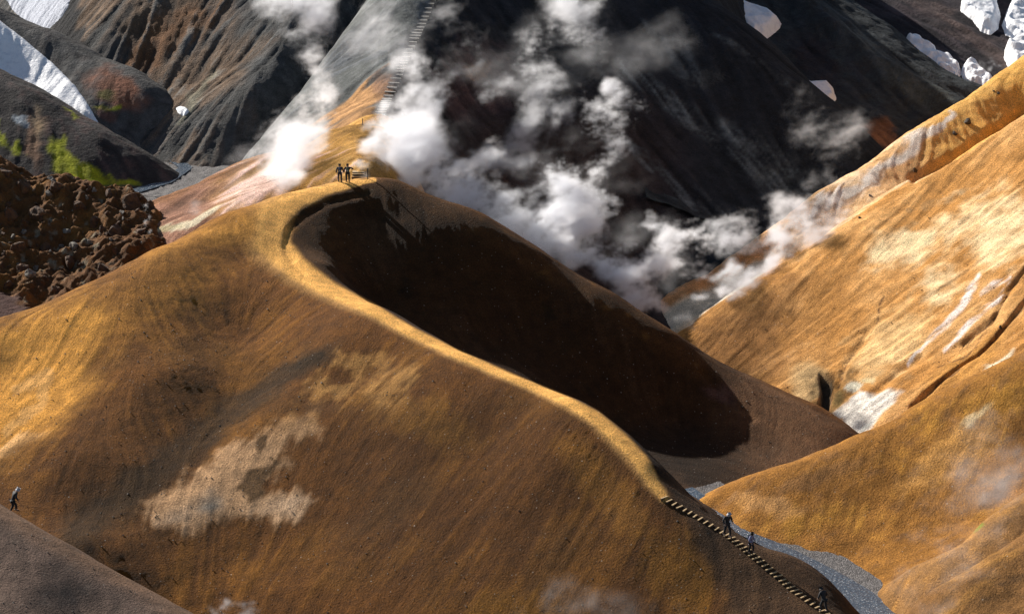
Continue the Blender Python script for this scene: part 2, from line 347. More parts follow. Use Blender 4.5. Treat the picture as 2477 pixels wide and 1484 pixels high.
HH8 = [(-150,1130,188),(0,1226,183.5),(60,1263,182),(150,1313,180.5),(250,1371,179),(350,1427,177.3),(460,1485,175.5),(600,1565,173),(0,1484,172),(200,1484,174),(-150,1400,177),(0,1700,164),(400,1700,167),(-200,1650,168),
 (-150,1130,188,2,4,-3.5),(0,1225,183.5,2,4,-3.5),(60,1262,182,2,4,-3.5),(250,1370,179,2,4,-3.5),(460,1484,175.5,2,4,-3.5),(600,1565,173,3,3,-3.5),(0,1225,183.5,6,12,-11),(250,1370,179,6,12,-11),(460,1484,175.5,8,10,-11)]

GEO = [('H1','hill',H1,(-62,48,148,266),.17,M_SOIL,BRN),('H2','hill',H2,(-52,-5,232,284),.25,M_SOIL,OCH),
 ('C','mountain',HC,(-38,66,250,412),.3,M_DARK,DGR),('E','mountain',HE,(15,84,280,420),.32,M_DARK,DGR*1.4),('F','mountain',HF,(30,120,300,520),.4,M_DARK,PUR*.7),
 ('A','mountain',HA,(-75,-8,282,410),.3,M_GREY,GRY),('G','mountain',HG,(-80,-28,280,345),.3,M_DARK,DGR*1.6),('G2','mountain',HG2,(-75,-30,262,315),.3,M_DARK,DGR*1.6),
 ('R','rocky_slope',HR,(-60,-26,222,285),.16,M_ROCK,BRN),('H4','hill',HH4,(10,80,215,330),.22,M_SOIL,OCH),
 ('H5','hill',HH5,(8,58,182,232),.2,M_SOIL,BRN*1.5),('H6','hill',HH6,(22,55,176,210),.2,M_SOIL,BRN*1.5),('H7','hill',HH7,(22,50,160,202),.2,M_SOIL,BRN*1.5),('H8','hill',HH8,(-52,-8,148,202),.2,M_SOIL,GRY)]
PAINTS = {}; RELIEFS = {}

def warp(h, a, sc_, seed):
    return h.U + a * fbm(h.X, h.Y, sc_, 4, seed), h.V + a * fbm(h.X, h.Y, sc_, 4, seed + 50)
def paint_H1(h):
    U, V = warp(h, 26, 3.0, 3); X, Y = h.X, h.Y
    n1 = fbm(X, Y, 9, 4, 1); n2 = fbm(X, Y, 2.2, 4, 2); st = h.S * .5 + h.S2 * .5
    C = base(h, [.20,.088,.022])
    C = mix(C, [.29,.135,.026], sstep(-.1, .5, n1 + .25 * st))
    C = mix(C, [.15,.078,.032], .7 * sstep(.0, .55, fbm(X, Y, 12, 3, 31) + .2 * st))
    C = mix(C, [.36,.18,.05], sstep(.1, .9, blob(U, V, 330, 720, 330, 90, -28) + .25 * st + .2 * n2))
    C = mix(C, [.40,.20,.05], .9 * sstep(.25, .8, blob(U, V, 1470, 1180, 190, 60, 48) + .2 * n2 + .15 * st))
    C = mix(C, [.38,.19,.035], .8 * sstep(.3, .9, blob(U, V, 1640, 1380, 150, 110, 40) + .35 * n2 + .25 * st))
    C = mix(C, [.36,.18,.03], .8 * sstep(.35, .9, blob(U, V, 1230, 1470, 150, 60, 0) + .35 * n2 + .25 * st))
    C = mix(C, [.36,.19,.05], .7 * sstep(.3, .9, blob(U, V, 1010, 1010, 210, 70, 20) + .4 * n2 + .15 * st))
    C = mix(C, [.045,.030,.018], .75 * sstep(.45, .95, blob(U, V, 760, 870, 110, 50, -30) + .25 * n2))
    C = mix(C, [.05,.032,.018], .8 * (1 - sstep(.3, 1.4, seg_mask(U, V, [(780,850,14),(690,900,28),(560,1000,40),(430,1100,50),(300,1190,60),(180,1290,60)], 1) + .4 * n2)))  # shade of the crease painted into the soil as a dark band
    # bright ochre apron on the far left
    m = sstep(-30, 60, poly_sd(U, V, [(-400,850),(0,765),(210,690),(300,760),(240,880),(260,930),(130,1060),(0,1140),(-400,1350)]) + 12 * st)
    C = mix(C, np.array([.58,.31,.09]), m)
    C = mix(C, [.74,.50,.36], .8 * sstep(.5, 1.1, blob(U, V, 20, 1085, 130, 26, -25) * 1.2 + .2 * st) * m)
    C = mix(C, [.66,.42,.24], .6 * (1 - sstep(.5, 1.3, seg_mask(U, V, [(40,940),(118,900),(95,980),(20,1040)], 14))) * m)
    # pale mineral patch
    poly = [(670,1023),(620,1039),(532,1092),(478,1127),(417,1173),(351,1215),(340,1235),(351,1273),(397,1273),(443,1265),(463,1292),(509,1269),(582,1246),(632,1250),(662,1273),(724,1250),(766,1215),(758,1196),(697,1188),(639,1177),(666,1146),(716,1127),(685,1096),(705,1066),(774,1066),(778,1004),(820,993),(831,958),(880,943),(900,1000),(950,990),(1000,960),(1010,900),(940,860),(880,850),(820,847),(781,904),(739,939),(716,970),(724,993),(685,1016)]
    n3 = fbm(X, Y, .9, 4, 44); sd = poly_sd(U, V, poly) + 20 * n2 + 14 * st + 12 * n3
    k = sstep(-12, 24, sd)
    up = sstep(1080, 960, V)
    C = mix(C, [.74,.51,.44], k * (1 - up)); C = mix(C, [.62,.37,.18], k * up * .85 * sstep(-.35, .25, n2 + .3 * n1))
    C = mix(C, [.93,.74,.80], k * .75 * np.clip(blob(U, V, 700, 1225, 80, 30, -10) + blob(U, V, 420, 1250, 60, 22, -20), 0, 1))
    C = mix(C, [.42,.46,.66], .8 * blob(U, V, 509, 1215, 26, 18, -20))
    C = mix(C, [.12,.07,.035], .9 * sstep(-5, 6, poly_sd(U, V, [(605,1135),(666,1115),(662,1096),(685,1110),(640,1150),(632,1192),(609,1215),(570,1188)])))
    C = mix(C, [.12,.07,.035], .9 * sstep(.4, .7, blob(U, V, 636, 1069, 26, 14, -40)))
    # spur and bowl: soil colour darkened to deepen their shade
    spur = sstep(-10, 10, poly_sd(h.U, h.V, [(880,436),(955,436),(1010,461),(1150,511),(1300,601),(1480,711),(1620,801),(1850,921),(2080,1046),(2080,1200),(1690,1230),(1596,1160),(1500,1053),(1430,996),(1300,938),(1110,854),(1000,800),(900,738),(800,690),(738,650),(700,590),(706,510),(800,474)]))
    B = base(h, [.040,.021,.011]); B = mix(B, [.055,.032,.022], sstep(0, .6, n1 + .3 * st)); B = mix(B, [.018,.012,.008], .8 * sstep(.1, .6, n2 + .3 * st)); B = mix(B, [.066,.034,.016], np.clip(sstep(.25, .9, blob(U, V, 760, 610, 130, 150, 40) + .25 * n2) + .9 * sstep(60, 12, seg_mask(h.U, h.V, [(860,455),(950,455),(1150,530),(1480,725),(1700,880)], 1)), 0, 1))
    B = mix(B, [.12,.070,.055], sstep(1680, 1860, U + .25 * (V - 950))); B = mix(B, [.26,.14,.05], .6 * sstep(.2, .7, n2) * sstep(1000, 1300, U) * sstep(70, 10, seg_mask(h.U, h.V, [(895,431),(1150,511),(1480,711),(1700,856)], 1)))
    B = mix(B, [.017,.011,.009], .9 * sstep(990, 1080, V) * sstep(1960, 1700, U))  # foot of the bowl painted near black to carry its shade on
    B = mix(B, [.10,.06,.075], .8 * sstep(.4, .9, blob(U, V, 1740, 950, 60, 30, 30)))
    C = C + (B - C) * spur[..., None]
    # purple brown gravel round the lower stairs
    C = mix(C, [.10,.062,.050], .9 * sstep(-25, 30, poly_sd(U, V, [(1590,1165),(1640,1160),(2050,1400),(2060,1600),(1740,1600),(1750,1450),(1680,1300)])))
    # broken dark line along the eroded lip
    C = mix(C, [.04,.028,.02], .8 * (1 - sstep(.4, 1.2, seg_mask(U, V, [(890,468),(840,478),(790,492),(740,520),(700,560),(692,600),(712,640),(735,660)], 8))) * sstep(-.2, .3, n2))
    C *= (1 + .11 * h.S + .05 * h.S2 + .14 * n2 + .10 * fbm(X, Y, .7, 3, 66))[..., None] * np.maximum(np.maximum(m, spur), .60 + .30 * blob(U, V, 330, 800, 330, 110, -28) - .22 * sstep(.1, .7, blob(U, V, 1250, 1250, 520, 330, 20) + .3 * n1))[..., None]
    # trodden path
    pm = seg_mask(h.U + 7 * n2, h.V + 5 * n2, [(1604,1200,10),(1578,1160,17),(1550,1112,21),(1505,1066,21),(1440,1008,18),(1372,970,14),(1250,918,11),(1110,858,13),(1000,806,15),(900,747,17),(800,699,22),(712,644,32),(655,585,46),(660,525,44),(720,482,26),(800,456,14),(880,440,8),(905,436,5)], 20)
    pk = 1 - sstep(.55, 1.12, pm)
    C = mix(C, np.array([.47,.30,.17]), .75 * (1 - sstep(.8, 1.8, pm)) * (1 - spur)); C = mix(C, PATHC, pk)
    C = mix(C, [.50,.27,.08], .85 * (1 - pk) * sstep(-25, 45, poly_sd(U, V, [(330,590),(370,600),(550,511),(700,466),(700,560),(600,600),(480,590),(360,640)])))
    return C
def dents(h, pts, r, dep):
    z = 0
    for (u, v) in pts: z = z - dep * np.exp(-(((h.U - u) / r)**2 + ((h.V - v) / (r * .7))**2))
    return z
def relief_H1(h):
    n = fbm(h.X, h.Y, 5, 4, 9)
    onp = np.exp(-(seg_mask(h.U, h.V, [(1604,1200),(1500,1066),(1370,970),(1110,858),(900,748),(790,700),(690,620),(655,560),(680,500),(850,445)], 30))**2)
    dkz = sstep(-10, 20, poly_sd(h.U, h.V, [(880,436),(1150,500),(1480,700),(1850,915),(2080,1046),(2080,1200),(1690,1230),(1500,1053),(1250,925),(1000,800),(800,690),(700,590),(706,510),(800,474)]))
    z = (.20 * n * (1 - .6 * dkz) + .022 * h.S + .02 * h.S2 + .35 * fbm(h.X, h.Y, 22, 2, 4) * (1 - .7 * dkz)) * (1 - .85 * onp)
    lip = seg_mask(h.U, h.V, [(890,466),(840,476),(790,490),(740,518),(700,556),(690,600),(708,640),(735,662)], 9)
    z = z - .16 * np.exp(-lip**2) * (1 + fbm(h.X, h.Y, 1.2, 3, 5))
    z = z - .25 * np.exp(-seg_mask(h.U, h.V, [(1700,900),(1760,960),(1820,1010)], 10)**2)
    pts = [(1365,1020),(1372,1030),(1380,1045),(1392,1055),(1400,1075),(1408,1085),(1425,1100),(1433,1112),(1445,1120),(1420,1045),(1440,1078),(1475,1140),(1545,1190)]
    rr = random.Random(3)
    for a, b, n_ in (((900,680 + 150),(640,700),14),((650,725),(420,850),22),((690,760),(400,930),22),((560,865),(430,940),12)):
        for k in range(n_):
            t = k / n_; pts.append((a[0] + (b[0] - a[0]) * t + rr.uniform(-5, 5), a[1] + (b[1] - a[1]) * t + rr.uniform(-4, 4)))
    z = z + dents(h, pts[:13], 4, .16) + dents(h, pts[13:], 3.0, .05)
    return z
def paint_H2(h):
    U, V = warp(h, 22, 3, 13); n2 = fbm(h.X, h.Y, 2, 4, 2); n1 = fbm(h.X, h.Y, 7, 3, 7); st = h.S * .5 + h.S2 * .5
    C = base(h, [.58,.33,.10]); C = mix(C, [.70,.46,.2], .6 * sstep(0, .6, n1 + .3 * st)); C = mix(C, [.42,.21,.06], .7 * sstep(.1, .6, n2 + .2 * st))
    C = mix(C, [.38,.21,.17], sstep(620, 470, U + 60 * n2)); C = mix(C, [.30,.15,.08], .8 * sstep(30, 5, V - (481 - (U - 380) * .42)) * (U < 660))
    C = mix(C, [.80,.60,.66], .9 * sstep(.25, .9, blob(U, V, 640, 440, 130, 55, -25) + .25 * st + .25 * n2))
    C = mix(C, [.78,.74,.66], .95 * sstep(.4, .8, blob(U, V, 470, 530, 110, 14, -22) + .15 * st))
    C = mix(C, [.45,.42,.28], .7 * sstep(.4, .9, blob(U, V, 400, 556, 60, 9, -20)))
    return C * (1 + .10 * h.S + .10 * h.S2)[..., None]
def relief_H2(h):
    n = fbm(h.X, h.Y, 3, 4, 19)
    z = .18 * n + .05 * h.S2
    on = np.exp(-(seg_mask(h.U, h.V, [(862,425),(870,380),(885,330),(885,300)], 26))**2)
    r = np.abs(((h.V + 5 * fbm(h.X, h.Y, 1, 2, 8)) % 11) / 11 - .5)
    return z + on * .12 * (r - .25) * 2
def paint_C(h):
    U, V = warp(h, 30, 5, 23); X, Y = h.X, h.Y; n2 = fbm(X, Y, 2.4, 4, 2); n1 = fbm(X, Y, 14, 3, 5); st = h.S * .5 + h.S2 * .5
    C = base(h, [.019,.022,.027])
    C = mix(C, [.045,.028,.022], sstep(1750, 1450, U) * sstep(150, 400, V))
    C = mix(C, [.07,.045,.038], .7 * sstep(.4, 1, blob(U, V, 1300, 480, 140, 160, 0) + .3 * n2))
    left = 1 - sstep(-14, 14, U - np.interp(V, [-400,-200,0,90,180,250,300,500], [1120,1095,1048,998,958,930,905,905]))
    C = mix(C, [.085,.05,.045], .9 * sstep(.25, .8, blob(U, V, 1150, 200, 120, 110, 20) + .3 * n2))
    C = mix(C, [.20,.09,.035], .7 * sstep(.55, .9, blob(U, V, 1150, 170, 60, 30, -20) + .35 * n2))
    # pale dust trails running down the dark scree
    for (pts, w, s0) in (([(1490,150,14),(1600,235,22),(1720,310,34),(1860,400,60),(2010,520,90)],1,.62),([(1500,330,8),(1600,410,16),(1720,510,26),(1830,600,46)],1,.5),([(1860,70,5),(1960,160,10),(2060,240,12)],1,.5),([(1700,60,8),(1820,150,14),(1900,200,16)],1,.5),([(1560,60,22),(1640,130,40),(1680,190,20)],1,.35)):
        m = 1 - sstep(.2, 1.25, seg_mask(U, V, pts, w))
        C = mix(C, [.20,.23,.235], s0 * m * sstep(-.9, 1.5, .8 * st + 1.0 * n2 + .9 * fbm(X, Y, .7, 3, 71)))
    L = base(h, [.125,.132,.128]); L = mix(L, [.085,.092,.10], sstep(-.1, .5, n1 + .3 * st)); L = mix(L, [.20,.20,.19], .5 * sstep(.1, .8, n2 + .3 * st))
    L = mix(L, [.36,.19,.075], .95 * sstep(.3, .75, blob(U, V, 860, 265, 110, 45, -40) + .2 * n2 + .2 * st)); L = mix(L, [.20,.11,.07], .7 * sstep(.5, .9, blob(U, V, 930, 210, 50, 60, -50)))
    C = C + (L - C) * left[..., None]
    return C * (1 + .16 * h.S + .16 * h.S2 + .2 * n2)[..., None]
def relief_C(h):
    z = .30 * fbm(h.X, h.Y, 6, 5, 29) + .04 * h.S + .05 * h.S2 + .5 * fbm(h.X, h.Y, 25, 2, 3)
    z = z + 3.0 * blob(h.U, h.V, 1640, 690, 60, 40, 30) + 1.6 * blob(h.U, h.V, 1250, 560, 60, 40, 30)
    return z + .55 * fbm(h.X, h.Y, 3, 4, 8, ridged=True) * sstep(.2, .8, blob(h.U, h.V, 1200, 150, 260, 180, 20)) * (h.U > 1060)
def paint_E(h):
    U, V = warp(h, 25, 4, 33); n2 = fbm(h.X, h.Y, 2, 4, 2); n1 = fbm(h.X, h.Y, 9, 3, 5); st = h.S * .5 + h.S2 * .5
    C = base(h, [.034,.038,.040]); C = mix(C, [.055,.062,.062], .8 * sstep(-.5, .9, n2 + .4 * n1))
    C = mix(C, [.03,.03,.033], .8 * sstep(.1, .6, n1 + .3 * st))
    C = mix(C, [.10,.11,.10], .6 * sstep(.45, .9, blob(U, V, 2180, 190, 200, 40, 40) + .2 * st)); C = mix(C, [.30,.13,.055], .8 * sstep(.2, 1.0, blob(U, V, 2140, 330, 60, 34, 35) + .35 * n2))
    C = mix(C, [.03,.027,.03], .9 * sstep(.4, .8, blob(U, V, 1970, 150, 60, 110, -35)))
    return C * (1 + .18 * h.S + .18 * h.S2)[..., None]
def relief_E(h):
    return .5 * fbm(h.X, h.Y, 5, 5, 39) + .06 * h.S2 + 1.6 * np.exp(-(seg_mask(h.U, h.V, [(1900,-60),(1960,40),(2100,150),(2290,262),(2400,330)], 26))**2) + .2 * fbm(h.X, h.Y, 2.5, 4, 8)
def paint_F(h):
    n2 = fbm(h.X, h.Y, 2.5, 4, 2); n1 = fbm(h.X, h.Y, 10, 3, 5); st = h.S * .5 + h.S2 * .5; U, V = warp(h, 25, 5, 43)
    C = base(h, [.030,.025,.028]); C = mix(C, [.065,.048,.050], .8 * sstep(0, .6, n1 + .3 * st)); C = mix(C, [.12,.085,.075], .7 * (1 - sstep(.3, 1.3, seg_mask(U, V, [(2180,-20),(2290,50),(2400,130),(2476,180)], 22))))
    return C * (1 + .2 * h.S + .15 * n2)[..., None]
def relief_F(h): return .5 * fbm(h.X, h.Y, 6, 5, 49) + .12 * h.S2
def paint_A(h):
    U, V = warp(h, 40, 5, 53); X, Y = h.X, h.Y; n2 = fbm(X, Y, 2, 4, 2); n1 = fbm(X, Y, 9, 4, 15); st = h.S * .4 + h.S2 * .6
    C = base(h, [.15,.145,.135]); C = mix(C, [.26,.16,.095], .9 * sstep(-.3, .5, n1 + .35 * st + .5 * blob(U, V, 400, 80, 260, 150, 0) - .6 * sstep(520, 700, U)))
    C = mix(C, [.28,.13,.055], .75 * sstep(.25, .8, .8 * blob(U, V, 450, 60, 150, 50, -30) + .7 * blob(U, V, 340, 150, 70, 40, -30) + .4 * blob(U, V, 690, 20, 60, 20, -40) + .45 * n2 + .2 * st))
    C = mix(C, [.38,.37,.33], .7 * sstep(.45, 1.1, st * .7 + n2 * .6 + .25 * blob(U, V, 540, 150, 90, 120, 30)))
    C = mix(C, [.075,.078,.08], .75 * sstep(.25, .9, st * .5 - n1 + .5 * sstep(500, 600, U)))
    C = mix(C, [.42,.40,.28], .5 * (1 - sstep(.2, 1.4, seg_mask(U, V, [(520,170),(470,230),(440,300)], 12))))
    C = mix(C, [.028,.027,.028], sstep(-10, 10, poly_sd(U, V, [(110,80),(150,35),(175,-40),(195,-40),(190,60),(215,125),(150,110)])))  # shadowed gully: its shade painted into the slope colour
    return C * (1 + .16 * h.S + .12 * h.S2 + .2 * n2)[..., None]
def relief_A(h):
    return .22 * fbm(h.X, h.Y, 4.5, 5, 59) + .05 * h.S + .11 * h.S2 + .9 * fbm(h.X, h.Y, 14, 3, 60) + .12 * fbm(h.X, h.Y, 2.2, 4, 8, ridged=True) * sstep(650, 450, h.U) + .10 * fbm(h.X, h.Y, 1.3, 3, 61)
def paint_G(h):
    U, V = warp(h, 25, 4, 63); n2 = fbm(h.X, h.Y, 2, 4, 2); st = h.S * .5 + h.S2 * .5
    C = base(h, [.085,.082,.078]); C = mix(C, [.05,.045,.043], sstep(0, .6, n2 + .3 * st))
    C = mix(C, [.22,.09,.05], .9 * sstep(.35, .9, blob(U, V, 280, 215, 100, 50, 30) + .3 * n2)); C = mix(C, [.10,.10,.02], .8 * sstep(.4, .9, blob(U, V, 260, 228, 35, 14, 10) + .2 * n2))
    C = mix(C, [.42,.40,.03], .95 * (1 - sstep(.3, 1.3, seg_mask(U, V, [(236,264),(262,260),(290,252)], 5)))); C = mix(C, [.16,.075,.055], .8 * sstep(.4, .9, blob(U, V, 255, 275, 30, 25, 0)))
    return C * (1 + .15 * h.S + .1 * h.S2)[..., None]
def relief_G(h): return .22 * fbm(h.X, h.Y, 4, 4, 69) + .05 * h.S2
def paint_G2(h):
    U, V = warp(h, 22, 2.5, 73); n2 = fbm(h.X, h.Y, 1.6, 4, 2); st = h.S * .5 + h.S2 * .5
    C = base(h, [.045,.040,.038]); C = mix(C, [.075,.05,.045], sstep(0, .6, n2 + .3 * st))
    C = mix(C, [.20,.115,.07], .95 * sstep(.3, .9, blob(U, V, 80, 345, 22, 80, -12) + .2 * n2)); C = mix(C, [.36,.24,.13], .9 * blob(U, V, 92, 303, 12, 30, 0)); C = mix(C, [.42,.46,.48], .9 * sstep(.4, .8, blob(U, V, 52, 293, 22, 14, 30) + .2 * n2))
    mo = np.maximum(sstep(-6, 6, poly_sd(U, V, [(118,352),(151,337),(168,367),(215,404),(290,448),(219,456),(162,446),(128,410)]) + 4 * st), sstep(-6, 6, poly_sd(U, V, [(-200,240),(0,300),(20,330),(75,378),(40,370),(0,345),(-200,300)]) + 8 * st))
    mo = np.maximum(mo, .8 * sstep(.45, .8, blob(U, V, 310, 440, 40, 12, 10) + .2 * n2)); mo = np.maximum(mo, .6 * sstep(.5, .8, blob(U, V, 170, 275, 26, 6, 35) + .2 * n2))
    C = mix(C, [.34,.35,.015], .97 * mo * sstep(-1.3, -.3, n2)); C = mix(C, [.16,.18,.012], .6 * mo * sstep(0, .5, n2))
    return C * (1 + .15 * h.S)[..., None]
def relief_G2(h): return .2 * fbm(h.X, h.Y, 3, 4, 79) + .04 * h.S2
def paint_R(h):
    U, V = warp(h, 22, 2.5, 83); X, Y = h.X, h.Y; n2 = fbm(X, Y, 1.3, 4, 2); n1 = fbm(X, Y, 5, 3, 5)
    C = base(h, [.16,.078,.034]); C = mix(C, [.30,.15,.05], sstep(0, .5, n1 + .3 * n2)); C = mix(C, [.08,.045,.03], .8 * sstep(.1, .5, n2)); C = mix(C, [.34,.32,.28], .8 * sstep(.35, .6, fbm(X, Y, 1.1, 3, 91) + .3 * blob(U, V, 160, 600, 120, 70, 20)))
    C = mix(C, [.10,.055,.055], sstep(-8, 8, poly_sd(U, V, [(-300,690),(0,700),(60,735),(80,745),(0,790),(-300,840)])))
    return C
def relief_R(h):
    k = 1 - sstep(-12, 12, poly_sd(h.U, h.V, [(-300,690),(0,700),(60,735),(80,745),(0,790),(-300,840)]))
    return k * (1.9 * fbm(h.X, h.Y, 6.5, 5, 89, .5, True) + .45 * fbm(h.X, h.Y, 1.6, 4, 92, .55, True) - 1.25) + .1 * fbm(h.X, h.Y, 2, 3, 1)
def paint_H4(h):
    U, V = warp(h, 30, 4, 93); X, Y = h.X, h.Y; n2 = fbm(X, Y, 2, 4, 2); n1 = fbm(X, Y, 8, 4, 6); st = h.S * .5 + h.S2 * .5
    C = base(h, [.44,.225,.07]); C = mix(C, [.58,.345,.15], .9 * sstep(-.2, .5, n1 + .25 * st)); C = mix(C, [.30,.155,.05], .7 * sstep(.15, .6, n2 - .3 * n1 + .15 * st))
    C = mix(C, [.20,.10,.035], .9 * sstep(.2, .9, blob(U, V, 1800, 830, 260, 150, -35) + .35 * n2)); C = mix(C, [.32,.16,.045], .7 * sstep(.35, .9, blob(U, V, 2000, 780, 130, 180, 30) + .4 * n2))
    C = mix(C, [.80,.64,.42], .95 * sstep(.20, .8, .9 * blob(U, V, 2190, 590, 120, 45, -25) + .8 * blob(U, V, 2420, 560, 110, 110, 0) + .6 * blob(U, V, 2270, 690, 60, 60, 0) + .5 * blob(U, V, 2150, 850, 90, 60, -40) + .45 * n2))
    C = mix(C, [.66,.46,.24], .8 * sstep(.35, .9, blob(U, V, 2150, 830, 150, 90, -35) + .4 * n2))
    C = mix(C, [.40,.20,.045], .75 * sstep(.35, .9, blob(U, V, 2330, 880, 180, 40, -38) + .25 * st)); C = mix(C, [.44,.34,.2], .7 * sstep(.4, .8, blob(U, V, 1960, 920, 60, 60, 0)))
    for pts in ([(2366,664,5),(2350,695,9),(2329,732,9),(2288,779,8),(2246,817,5),(2193,873,2)],[(2440,672,6),(2379,699,7),(2364,726,3)],[(2438,684,3),(2415,723,6),(2379,741,8),(2335,791,6),(2282,838,5)]):
        C = mix(C, [.74,.70,.74], .95 * (1 - sstep(.5, 1.4, seg_mask(h.U + 7 * n2, h.V + 7 * n2, pts, 1))) * sstep(-.8, .4, st + 1.5 * n2))
    for pts, w in (([(2500,705),(2476,729),(2426,791),(2370,847),(2311,888),(2252,941),(2205,983)],2.2),([(2490,640),(2440,700),(2400,770),(2330,820)],1.5),([(2380,800),(2330,850),(2270,880)],1.2),([(2025,930),(2045,880),(2100,800),(2140,730)],1.3),([(2340,915),(2300,945),(2260,965)],1.3)):
        C = mix(C, [.11,.06,.03], .85 * (1 - sstep(.5, 1.6, seg_mask(U * .7 + h.U * .3, V * .7 + h.V * .3, pts, w))))
    C = mix(C, [.78,.74,.62], .9 * sstep(.4, .8, blob(U, V, 2405, 878, 70, 13, -38))); C = mix(C, [.72,.72,.64], .95 * sstep(.4, .7, blob(U, V, 2062, 935, 24, 24, 0) + .25 * n2)); C = mix(C, [.70,.62,.40], .8 * sstep(.4, .8, blob(U, V, 2100, 915, 24, 14, 0)))
    w = sstep(-5, 8, poly_sd(U, V, [(2010,1010),(2085,1060),(2150,985),(2180,950),(2150,945),(2100,960),(2075,955),(2050,990)]) )
    C = mix(C, np.array([.72,.72,.74]), w * sstep(-.7, -.1, st + .3)); C = mix(C, [.10,.10,.10], w * .8 * sstep(.6, 1.1, -st))
    dk = sstep(-3, 5, poly_sd(h.U + 8 * n2, h.V + 5 * n2, [(1980,898),(2020,902),(2012,950),(2006,1010),(1979,990),(1986,940)])); C = mix(C, [.07,.055,.04], .95 * dk); C = mix(C, [.15,.15,.06], .6 * sstep(.4, .9, blob(U, V, 2030, 970, 14, 50, 10)))
    # back ridge and the steaming gully
    g = seg_mask(h.U, h.V, [(1540,815),(1600,790),(1700,725),(1760,700),(1850,650)], 1)
    gk = (h.V < np.interp(h.U, [1500,1617,1698,1854,2016,2100,2250,2400,2476,2650], [890,822,756,652,556,504,409,316,268,170]))
    D = base(h, [.60,.38,.2]); D = mix(D, [.74,.58,.42], sstep(-.2, .5, n1 + .3 * st)); D = mix(D, [.40,.23,.10], .8 * sstep(0, .6, n2 + .2 * st))
    D = mix(D, [.58,.34,.09], .9 * sstep(2180, 2300, U)); D = mix(D, [.60,.58,.60], .95 * sstep(.25, .8, 1 - seg_mask(U, V, [(2300,280,8),(2200,365,14),(2080,450,14),(1960,530,14)], 1) * .55 + .25 * st)); D = mix(D, [.30,.17,.09], .8 * sstep(.2, .8, 1 - seg_mask(U, V, [(2150,410,4),(2050,480,6),(1930,560,6)], 1) * .6 + .2 * st))
    D = mix(D, [.45,.22,.09], .9 * (1 - sstep(8, 30, seg_mask(h.U, h.V, [(1570,752),(1646,703),(1721,664),(1860,580)], 1) + 8 * n2)))
    D = mix(D, [.46,.46,.43], .9 * (1 - sstep(16, 34, g + 9 * n2))); D = mix(D, [.15,.15,.15], .7 * (1 - sstep(14, 30, g)) * sstep(.5, 1.1, st)); D = mix(D, [.72,.70,.66], .7 * (1 - sstep(10, 40, g)) * sstep(.1, .7, -st + n2))
    C = np.where(gk[..., None], D, C)
    return C * (1 + .09 * h.S + .08 * h.S2 + .10 * n2)[..., None]
def relief_H4(h):
    n = fbm(h.X, h.Y, 6, 5, 99)
    z = .40 * n + .06 * h.S + .10 * h.S2 + .5 * fbm(h.X, h.Y, 16, 2, 7)
    for pts, w, d in (([(2500,705),(2476,729),(2426,791),(2370,847),(2311,888),(2252,941),(2205,983)],4,.55),([(2490,640),(2440,700),(2400,770),(2330,820)],5,.3),([(2110,960),(2170,900),(2230,850)],9,.4),([(2476,262),(2370,336),(2280,388),(2210,432)],9,.9),([(2025,930),(2045,880),(2100,800)],9,.35)):
        z = z - d * np.exp(-seg_mask(h.U, h.V, pts, w)**2)
    dk = sstep(-3, 6, poly_sd(h.U, h.V, [(1980,898),(2020,902),(2012,950),(2006,1010),(1979,990),(1986,940)]))
    z = z - dk * (1.2 + .5 * fbm(h.X, h.Y, 1, 3, 4))
    return z
def paint_H5(h):
    U, V = warp(h, 26, 3, 103); n2 = fbm(h.X, h.Y, 1.6, 4, 2); n1 = fbm(h.X, h.Y, 6, 4, 6); st = h.S * .5 + h.S2 * .5
    C = base(h, [.27,.13,.038]); C = mix(C, [.42,.22,.055], .9 * sstep(0, .5, n1 + .3 * st)); C = mix(C, [.16,.085,.045], .8 * sstep(.05, .55, n2 + .3 * st - .2 * n1))
    C = mix(C, [.46,.25,.10], .8 * sstep(.4, .9, blob(U, V, 2300, 1100, 180, 70, -35) + .3 * n2)); C = mix(C, [.48,.28,.16], .7 * sstep(.4, .9, blob(U, V, 1860, 1225, 110, 35, 10) + .3 * n2))
    C = mix(C, [.66,.52,.40], .9 * sstep(.45, .9, blob(U, V, 2365, 1008, 50, 14, -38) + .2 * st)); C = mix(C, [.12,.07,.055], .8 * sstep(.4, .9, blob(U, V, 2420, 1190, 90, 14, -35)))
    C = mix(C, [.18,.10,.06], .6 * sstep(.4, .9, blob(U, V, 1960, 1160, 200, 30, -22) + .2 * st))
    return .78 * C * (1 + .08 * h.S + .05 * h.S2 + .15 * n2)[..., None]
def relief_H5(h): return .20 * fbm(h.X, h.Y, 3.5, 5, 109) + .02 * h.S + .02 * h.S2
def paint_H6(h):
    U, V = warp(h, 20, 3, 113); n2 = fbm(h.X, h.Y, 1.6, 4, 2); st = h.S * .5 + h.S2 * .5
    C = base(h, [.27,.15,.07]); C = mix(C, [.38,.20,.07], sstep(0, .5, n2 + .3 * st)); C = mix(C, [.16,.10,.07], .8 * sstep(.4, .9, blob(U, V, 2330, 1400, 150, 14, -20)))
    C = mix(C, [.16,.22,.03], .8 * (1 - sstep(.4, 1.3, seg_mask(U, V, [(2325,1303),(2350,1283),(2375,1266)], 4))))
    return C * (1 + .12 * h.S + .12 * n2)[..., None]
def paint_H7(h):
    n2 = fbm(h.X, h.Y, 1.6, 4, 2); n1 = fbm(h.X, h.Y, 6, 4, 6); st = h.S * .5 + h.S2 * .5
    C = base(h, [.20,.105,.045]); C = mix(C, [.32,.17,.055], .8 * sstep(0, .5, n1 + .3 * st)); C = mix(C, [.09,.055,.035], .7 * sstep(.1, .6, n2 + .2 * st))
    return C * (1 + .12 * h.S)[..., None]
